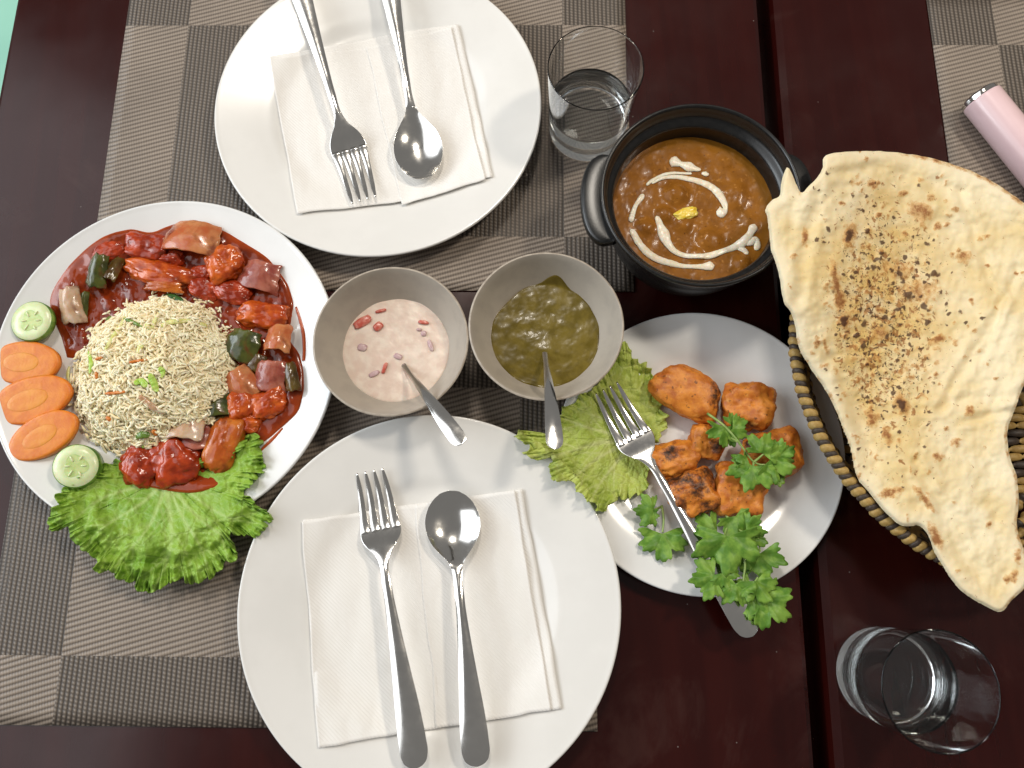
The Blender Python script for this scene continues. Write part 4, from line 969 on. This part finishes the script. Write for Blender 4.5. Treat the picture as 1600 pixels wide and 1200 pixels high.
for i, (px, py, w, h, rot, hg, lab, bx, amp, chs) in enumerate(KP):
    p = P(px, py, .02); z = float(keb_plate_z(p[0], p[1])) + hg * .92; c = P(px, py, z + .002); c[2] = z
    v, _ = ico(5)
    V, F = blob(c, (w * .00042 / 2, h * .00042 / 2, hg), -math.radians(rot), 60 + i, amp * 2.0, 1.4, bx + .7, 0, 5, taper=(-.25 if i == 0 else .08), fine=.045, ffreq=3.2, fibre=.5)
    ch = np.zeros(len(v))
    for (cx, cy, cz, s) in chs:
        dv = np.array([cx, cy, cz]); dv = dv / np.linalg.norm(dv); ch = np.maximum(ch, np.exp(-((1 - v @ dv) / (s * .35)) ** 2))
    solo('grilled_chicken', V, F, MT['tikka'], lab, 'chicken', 'grilled chicken pieces', attrs={'char': ch})

# ------------------------------------------------------------------ coriander
def cleaf(pos, ang, size, seed, pitch=0.0, roll=0.0, curl=.25):
    n, m = 81, 9
    ph = np.linspace(-1.95, 1.95, n)
    lob = np.max([np.exp(-((ph - c) / wd) ** 2) * k for c, wd, k in ((0, .55, 1.0), (-1.0, .50, .95), (1.0, .50, .95), (-1.75, .35, .72), (1.75, .35, .72))], axis=0)
    rad = size * .86 * (.42 + .58 * lob) * (1 + .10 * np.abs(np.sin(ph * 6.5 + seed)) - .13 * np.abs(np.sin(ph * 10.5 + seed * 2)) ** 3) * (1 + .12 * pn(ph * 1.3, seed))
    q = np.linspace(0, 1, m)
    X = rad[:, None] * q * np.cos(ph)[:, None]; Y = rad[:, None] * q * np.sin(ph)[:, None]
    Z = -curl * (X ** 2 + Y ** 2) / size * .8 + size * .09 * np.sin(ph * 5.5 + seed)[:, None] * q ** 2 + size * .16 * fbm(X / size * 2, Y / size * 2, seed, 2)
    V = np.stack([X, Y, Z], -1).reshape(-1, 3)
    V = rotx(V, roll); a = -pitch; V = V @ np.array([[math.cos(a), 0, -math.sin(a)], [0, 1, 0], [math.sin(a), 0, math.cos(a)]])
    return rotz(V, ang) + np.asarray(pos, float), grid_faces(n, m, False, False)
def sprig(label, stems, leaves, zf, seed):
    p0 = P(*stems[0][0][:2], .03)
    t = thing('coriander_sprig', label, 'coriander', (p0[0], p0[1], zf), 'coriander sprigs on the chicken plate')
    for i, s in enumerate(stems):
        a = smooth_curve(np.array([(x, y, z) for x, y, z in s], float), 24); V, F = tube(P(a[:, 0], a[:, 1], a[:, 2]), np.linspace(.0010, .0006, 24), 7); part('stem', V, F, MT['cori_stem'], t)
    for i, (px, py, z, deg, size, pitch, roll) in enumerate(leaves):
        V, F = cleaf(P(px, py, z), -math.radians(deg), size, seed + i * 1.7, pitch, roll, .08 + .16 * random.random()); part('leaf', V, F, MT['cori'], t, solid=.00035, off=0)
sprig('coriander sprig lying on top of the chicken pieces', [[(1105, 646, .034), (1130, 664, .038), (1152, 688, .039), (1178, 722, .037), (1200, 726, .036)], [(1152, 690, .039), (1142, 684, .039)], [(1178, 722, .037), (1176, 735, .035)], [(1178, 722, .037), (1192, 710, .038), (1200, 700, .038)]],
      [(1132, 668, .0385, 100, .017, .1, -.2), (1144, 670, .0385, 30, .015, -.15, .2), (1142, 664, .037, -30, .011, 0, .4), (1176, 728, .0375, 112, .022, .1, .1), (1170, 724, .0365, 150, .013, .1, -.3), (1192, 708, .0390, -65, .018, .05, .15), (1204, 718, .0385, 30, .021, -.05, -.1), (1206, 732, .0300, 70, .016, .3, .2), (1218, 712, .036, -20, .014, .15, .3)], .028, 3)
sprig('leafiest coriander sprig draped over the fork handle and plate rim', [[(1122, 788, .016), (1140, 812, .024), (1158, 830, .028), (1180, 830, .027), (1188, 862, .024)], [(1140, 812, .024), (1132, 836, .030), (1130, 850, .033)], [(1158, 830, .028), (1164, 880, .029), (1162, 912, .031), (1178, 912, .031)], [(1178, 912, .031), (1184, 902, .03)]],
      [(1137, 838, .0345, 95, .031, -.05, .05), (1120, 832, .026, 170, .022, .1, .2), (1150, 806, .027, 60, .022, .05, -.2), (1166, 826, .029, 20, .016, .2, .4), (1168, 838, .026, 75, .018, .25, -.2), (1186, 866, .0255, 80, .022, .05, .35), (1172, 866, .020, 120, .015, .2, .1),
       (1116, 902, .0335, 175, .020, .05, .15), (1128, 896, .0330, 60, .015, .1, -.1), (1150, 914, .0330, 130, .017, .05, .2), (1182, 908, .0330, 70, .019, .1, -.2), (1180, 932, .0290, 110, .019, .2, .1), (1194, 936, .0300, 45, .024, .12, -.05), (1176, 918, .027, 150, .015, .2, .3)], .014, 21)
sprig('small coriander sprig with two leaves beside the fork', [[(1034, 790, .012), (1037, 812, .016), (1035, 832, .018)], [(1034, 792, .012), (1022, 796, .016), (1014, 799, .018)]], [(1035, 834, .0185, 92, .023, .1, .1), (1020, 798, .0185, 185, .016, .05, -.1), (1014, 800, .017, 90, .009, 0, .2)], .008, 44)

# ------------------------------------------------------------------ bread basket
BK_Z = .056
bc = P(1500, 612, BK_Z)
e1 = P(1500 + 196, 612 + 268, BK_Z) - bc; e2 = P(1500 + 168, 612 - 128, BK_Z) - bc
BA, BB, BAN = float(np.linalg.norm(e1)), float(np.linalg.norm(e2)), math.atan2(e1[1], e1[0])
bask = thing('bread_basket', 'oval woven cane basket with a two tone wrapped rim under the flatbread', 'basket', (bc[0], bc[1], 0.0))
def oval(t, k=1.0, off=0.0):
    x, y = (BA * k + off) * np.cos(t), (BB * k + off) * np.sin(t)
    c, s = math.cos(BAN), math.sin(BAN); return np.stack([bc[0] + x * c - y * s, bc[1] + x * s + y * c], -1)
tt = np.linspace(0, 2 * PI, 2000); pp = oval(tt); sl = np.concatenate([[0], np.cumsum(np.linalg.norm(np.diff(pp, axis=0), axis=1))])
def wrap_mesh(L, r, mat, nm):
    k, s = 7, 10; x = np.linspace(-.5, .5, k); a = np.linspace(0, 2 * PI, s, endpoint=False)
    rr = r * (1 - .55 * np.abs(2 * x) ** 3.0)
    V = np.stack([np.repeat(x * L, s) + np.tile(.0011 * np.cos(a), k), (rr[:, None] * np.cos(a)).ravel(), (rr[:, None] * np.sin(a)).ravel()], 1)
    F = grid_faces(k, s, False, True, True).tolist() + [list(range(s)), list(range((k - 1) * s, k * s))[::-1]]
    return mesh_data(nm, V, F, mat)
w_tan = wrap_mesh(.0069, .0047, MT['tan'], 'rim_wrap'); w_drk = wrap_mesh(.0052, .0042, MT['dark_cane'], 'rim_wrap')
pitch = sl[-1] / round(sl[-1] / .0088); npitch = int(round(sl[-1] / pitch))
for i in range(npitch):
    for me, f in ((w_tan, 0.0), (w_drk, .52)):
        d = (i + f) * pitch; t = float(np.interp(d, sl, tt)); p = oval(np.array([t]))[0]; p2 = oval(np.array([t + .002]))[0]
        o = bpy.data.objects.new('rim_wrap', me); COL.objects.link(o); o.parent = bask
        o.location = (p[0] - bc[0], p[1] - bc[1], BK_Z + .0006 * math.sin(i * 1.7)); o.rotation_euler = (0.35 * math.sin(i), 0, math.atan2(p2[1] - p[1], p2[0] - p[0]) + .10 * math.sin(i * 2.3))
def mat_cane_row():
    k = NT('cane_row'); c = k.mix(k.attr('tone'), (.040, .030, .024), (.44, .29, .095)); c = k.mix(k.math('MULTIPLY', k.ramp(k.noise(180, 4), .35, .7), .4), c, (.12, .075, .03))
    return k.fin(c, .5, k.bump(k.noise(420, 3), .4, .0005))
MT['cane_row'] = mat_cane_row()
for r_ in range(8):
    z = .0045 + r_ * .0062; k_ = .72 + .26 * (r_ / 8.0) ** .75
    t = np.linspace(0, 2 * PI, 520, endpoint=False); q = oval(t, k_); ph = t * 62 + (r_ % 2) * PI
    p = np.concatenate([q, np.full((520, 1), z)], 1); rad = .0033 + .0009 * np.cos(ph)
    V, F = tube(np.concatenate([p, p[:1]]), np.append(rad, rad[0]), 8)
    tone = np.repeat(np.append(np.cos(ph / 2 + r_) > -.25, True).astype(float), 8); part('wall_strand', V, F, MT['cane_row'], bask, attrs={'tone': np.concatenate([tone, [1, 1]])})
def lens_mesh(L, wd, mat, nm):
    k, s = 9, 8; x = np.linspace(-.5, .5, k); a = np.linspace(0, 2 * PI, s, endpoint=False); pr_ = np.clip(1 - (2 * x) ** 4, .02, 1) ** .6
    V = np.stack([np.repeat(x * L, s), (pr_[:, None] * wd * np.cos(a)).ravel(), (pr_[:, None] * .0016 * np.sin(a) + .0022 * np.cos(x * PI)[:, None]).ravel()], 1)
    return mesh_data(nm, V, grid_faces(k, s, False, True, True).tolist() + [list(range(s)), list(range((k - 1) * s, k * s))[::-1]], mat)
l_tan = lens_mesh(.019, .0031, MT['tan'], 'floor_strand'); l_drk = lens_mesh(.019, .0030, MT['dark_cane'], 'floor_strand')
cb, sb = math.cos(-BAN), math.sin(-BAN)
for i in range(-22, 23):
    for j in range(-9, 10):
        x, y = j * .0172 + (.0086 if i % 2 else 0), i * .0060
        lx, ly = x * cb - y * sb, x * sb + y * cb
        if (lx / (BA * .73)) ** 2 + (ly / (BB * .73)) ** 2 > 1: continue
        o = bpy.data.objects.new('floor_strand', l_drk if (i * 3 + j) % 4 == 0 else l_tan); COL.objects.link(o); o.parent = bask; o.location = (x, y, .0030); o.rotation_euler = (0, 0, .06 * math.sin(i * 3 + j * 1.3))

# ------------------------------------------------------------------ flatbread
NO = [(1221, 284), (1230, 261), (1238, 272), (1248, 296), (1253, 302), (1262, 292), (1276, 278), (1285, 262), (1288, 246), (1300, 240), (1324, 237), (1367, 236), (1417, 240), (1467, 250), (1517, 267), (1555, 286), (1592, 311), (1617, 334), (1640, 380), (1650, 450), (1643, 520), (1624, 575),
      (1602, 598), (1586, 639), (1574, 676), (1578, 714), (1589, 745), (1592, 782), (1589, 820), (1597, 851), (1611, 884), (1605, 914), (1580, 939), (1564, 956), (1542, 948), (1505, 926), (1480, 895), (1461, 864), (1449, 834), (1434, 821), (1411, 822), (1386, 804), (1355, 766), (1339, 745), (1327, 695), (1299, 626), (1267, 576), (1249, 545),
      (1239, 495), (1224, 470), (1217, 426), (1205, 389), (1200, 345), (1197, 326), (1207, 312), (1218, 306)]
NN = 820
no = smooth_curve(np.array(NO, float), NN, True)
arc = np.arange(NN) / NN * 2 * PI
no = no + np.stack([1.8 * fbm(np.cos(arc) * 22, np.sin(arc) * 22, 1, 2), 1.8 * fbm(np.cos(arc) * 22, np.sin(arc) * 22, 8, 2)], 1)
# a regular net of points inside the outline; points just outside are pulled onto the margin
gs = 2.2
gx_ = np.arange(no[:, 0].min() - 4, no[:, 0].max() + 4, gs); gy_ = np.arange(no[:, 1].min() - 4, no[:, 1].max() + 4, gs)
GX, GY = np.meshgrid(gx_, gy_, indexing='ij'); pts_ = np.stack([GX.ravel(), GY.ravel()], 1)
seg0 = no[::2]; seg1 = np.roll(seg0, -1, 0); sd_ = seg1 - seg0; sl2 = (sd_ ** 2).sum(1)
ed = np.empty(len(pts_)); near = np.empty_like(pts_); ins = np.empty(len(pts_), bool)
for b_ in range(0, len(pts_), 4000):
    pb = pts_[b_:b_ + 4000]; dq = pb[:, None] - seg0[None]; tq = np.clip((dq * sd_).sum(-1) / sl2, 0, 1)
    df = dq - tq[..., None] * sd_; d2 = (df ** 2).sum(-1); k_ = d2.argmin(1); r_ = np.arange(len(pb))
    ed[b_:b_ + 4000] = np.sqrt(d2[r_, k_]); near[b_:b_ + 4000] = pb - df[r_, k_]
    up_ = (seg0[None, :, 1] > pb[:, None, 1]) != (seg1[None, :, 1] > pb[:, None, 1])
    xc_ = seg0[:, 0] + (pb[:, None, 1] - seg0[:, 1]) * sd_[:, 0] / np.where(np.abs(sd_[:, 1]) < 1e-9, 1e-9, sd_[:, 1])
    ins[b_:b_ + 4000] = (up_ & (pb[:, None, 0] < xc_)).sum(1) % 2 == 1
inside = ins.reshape(GX.shape); cell = inside[:-1, :-1] | inside[1:, :-1] | inside[:-1, 1:] | inside[1:, 1:]
pts_ = np.where(ins[:, None], pts_, near); ed = np.where(ins, ed, 0)
gf = grid_faces(*GX.shape)[cell.ravel()]
used, inv_ = np.unique(gf, return_inverse=True); bread_faces = inv_.reshape(gf.shape)
X, Y, ed = pts_[used, 0], pts_[used, 1], ed[used]
def bread_z(X, Y):
    z = .0685 + 0 * X
    z = z + .0195 * sstep(640, 420, Y) * sstep(1430, 1258, X) + .004 * sstep(400, 250, Y)
    z = z - .006 * np.exp(-(((X - 1420) / 120) ** 2 + ((Y - 520) / 180) ** 2))
    z = z + .004 * sstep(1500, 1640, X) - .006 * sstep(1300, 1350, X) * sstep(560, 700, Y) * sstep(1420, 1340, X)
    z = z + .003 * sstep(820, 950, Y)
    return z
zb = bread_z(X, Y)
bub = fbm(X / 34, Y / 34, 3, 3); bub2 = fbm(X / 13, Y / 13, 6, 2)
zb = zb + .0020 * bub * sstep(0, 26, ed) + .0009 * bub2 * sstep(4, 20, ed)
# puffed margin: a low roll set off by a shallow crease
zb = zb + .0010 * np.exp(-((ed - 12) / 11) ** 2) - .0012 * np.exp(-((ed - 34) / 7) ** 2) * (.5 + .8 * pn(X / 60, Y / 60, 2)) - .0022 * sstep(5, 0, ed)
# creases on the plainer right side
for (x0, y0, x1, y1, d_, w_) in ((1500, 300, 1560, 470, .0022, 7), (1560, 480, 1470, 640, .0026, 6), (1590, 420, 1530, 560, .0022, 6), (1440, 640, 1600, 610, .0018, 6), (1500, 660, 1590, 640, .002, 5), (1470, 780, 1530, 900, .0020, 8), (1430, 720, 1470, 800, .0022, 6), (1300, 560, 1370, 720, .002, 8), (1275, 300, 1245, 470, .0024, 8), (1380, 260, 1300, 270, .0018, 6)):
    dx, dy = x1 - x0, y1 - y0; L2 = dx * dx + dy * dy; t = np.clip(((X - x0) * dx + (Y - y0) * dy) / L2, 0, 1)
    dist = np.hypot(X - x0 - t * dx + 8 * pn(Y / 40, X / 40, x0), Y - y0 - t * dy + 8 * pn(X / 40, Y / 40, y0)); zb = zb - .55 * d_ * np.exp(-(dist / w_) ** 2) + .3 * d_ * np.exp(-((dist - 2.2 * w_) / w_) ** 2)
char = np.zeros_like(X); brown = np.zeros_like(X)
XW = X + 5.5 * fbm(X / 8, Y / 8, 31, 2); YW = Y + 5.5 * fbm(X / 8, Y / 8, 57, 2)
def spot(arr, x, y, w, h, rot=0.0, k=1.0):
    a = math.radians(rot); c, s = math.cos(a), math.sin(a); u, v = (XW - x) * c + (YW - y) * s, -(XW - x) * s + (YW - y) * c
    np.maximum(arr, k * np.exp(-((u / w) ** 2 + (v / h) ** 2) ** 1.3), out=arr)
for a in ((1328, 368, 7, 15, 20), (1295, 359, 6, 6), (1319, 502, 7, 13, 5), (1409, 634, 8, 14, -25), (1420, 461, 9, 8), (1443, 478, 8, 7), (1405, 428, 7, 6), (1460, 428, 9, 7), (1365, 418, 6, 8), (1410, 442, 6, 5), (1350, 505, 6, 8), (1349, 540, 5, 8), (1470, 455, 5, 5), (1480, 475, 4, 6), (1376, 405, 5, 4), (1432, 410, 5, 4)): spot(char, *a)
for i in range(120):
    x, y = rng.normal(1388, 58), rng.normal(445, 70)
    spot(char, x, y, rng.uniform(2.4, 6.0), rng.uniform(2.2, 5.0), rng.uniform(0, 180), rng.uniform(.7, 1.2))
for i in range(170):
    x, y = rng.normal(1375, 50), rng.normal(600, 75); spot(char, x, y, rng.uniform(1.9, 4.0), rng.uniform(1.9, 4.0), 0, rng.uniform(.6, 1.1))
for i in range(34):
    x, y = rng.uniform(1260, 1380), rng.uniform(270, 420); spot(char, x, y, rng.uniform(1.9, 4.0), rng.uniform(1.9, 4.6), 0, rng.uniform(.6, 1.1))
for a in ((1438, 330, 20, 14, 25), (1364, 287, 9, 7), (1505, 401, 12, 9), (1306, 440, 7, 34, -8), (1312, 470, 9, 20), (1328, 368, 10, 20, 20), (1320, 502, 10, 16), (1409, 632, 11, 18, -25), (1436, 455, 34, 20, 0, .62), (1402, 420, 28, 15, 10, .6), (1258, 370, 5, 16), (1376, 520, 12, 10), (1466, 530, 14, 6, -30), (1515, 642, 8, 8), (1493, 692, 8, 7), (1466, 714, 9, 8), (1290, 540, 5, 12, -20), (1362, 655, 8, 14, -20), (1386, 680, 7, 16, -15),
          (1445, 780, 6, 26, -40), (1462, 838, 9, 22, -25), (1390, 770, 20, 8, -15), (1455, 308, 6, 5), (1540, 370, 4, 4), (1412, 302, 8, 4, -20), (1480, 350, 4, 5), (1518, 470, 4, 5), (1545, 820, 4, 5), (1590, 870, 5, 12), (1585, 900, 6, 10), (1597, 840, 5, 6), (1575, 905, 8, 6)): spot(brown, *a)
for i in range(230):
    x, y = rng.normal(1390, 75), rng.normal(490, 140); spot(brown, x, y, rng.uniform(2.5, 7), rng.uniform(2, 5), rng.uniform(0, 180), rng.uniform(.5, .95))
topedge = sstep(9, 2, ed) * sstep(1380, 1450, X) * sstep(420, 330, Y) * (.55 + .8 * pn(X / 14, Y / 14, 3)); brown = np.maximum(brown, topedge * 1.1); char = np.maximum(char, topedge * .62)
rightedge = sstep(8, 2, ed) * sstep(1540, 1570, X) * sstep(560, 620, Y) * (.35 + 1.1 * pn(X / 11, Y / 11, 6)); brown = np.maximum(brown, rightedge)
leftedge = sstep(10, 2, ed) * sstep(1380, 1320, X) * sstep(480, 560, Y) * (.3 + .9 * pn(X / 15, Y / 15, 9)); brown = np.maximum(brown, leftedge * .8)
zb = zb + .0009 * np.clip(brown, 0, 1) + .0006 * np.clip(char, 0, 1)
dens = np.exp(-(((X - 1375) / 95) ** 2 + ((Y - 500) / 210) ** 2) ** 1.4) * sstep(18, 45, ed)
edge = np.clip(1 - ed / 60, 0, 1)
V = P(X, Y, zb).reshape(-1, 3)
solo('flatbread', V, bread_faces[:, ::-1], MT['naan'], 'large thin naan flatbread with scorched brown spots on the basket', 'bread', attrs={'char': char.ravel(), 'brown': brown.ravel(), 'speck': dens.ravel(), 'margin': edge.ravel()}, solid=.0018, off=-1)

# ------------------------------------------------------------------ pink case
a0 = P(1534, 153, .0185); a1 = P(1668, 318, .0185); dv = (a1 - a0); dv[2] = 0; LN = float(np.linalg.norm(dv)); dv /= LN
pk = thing('pink_case', 'pale pink cylindrical case with a chrome collar lying on the right placemat', 'case', (a0[0], a0[1], BZ))
def along(profile, n=72):
    V, F = lathe(profile, (0, 0, 0), n)                      # z is the axis
    side = np.array([-dv[1], dv[0], 0]); up = np.array([0, 0, 1.0])
    ctr = np.array([a0[0], a0[1], BZ + .0158])
    return ctr + V[:, :1] * side + V[:, 1:2] * up + V[:, 2:3] * dv, F
r0 = .0155
V, F = along([(r0 * .93, .0002), (r0 * .985, .0006), (r0, .002), (r0, .10), (r0, LN - .001), (r0 * .9, LN), (0, LN)]); part('body', V, F, MT['pink'], pk)
V, F = along([(r0 * .80, -.0042), (r0 * .90, -.0040), (r0 * .93, -.0030), (r0 * .93, .0010)]); part('collar', V, F, MT['chrome'], pk)
V, F = along([(0, -.0030), (r0 * .70, -.0034), (r0 * .80, -.0046), (r0 * .82, -.0030)]); part('end_cap', V, F, MT['dark'], pk)
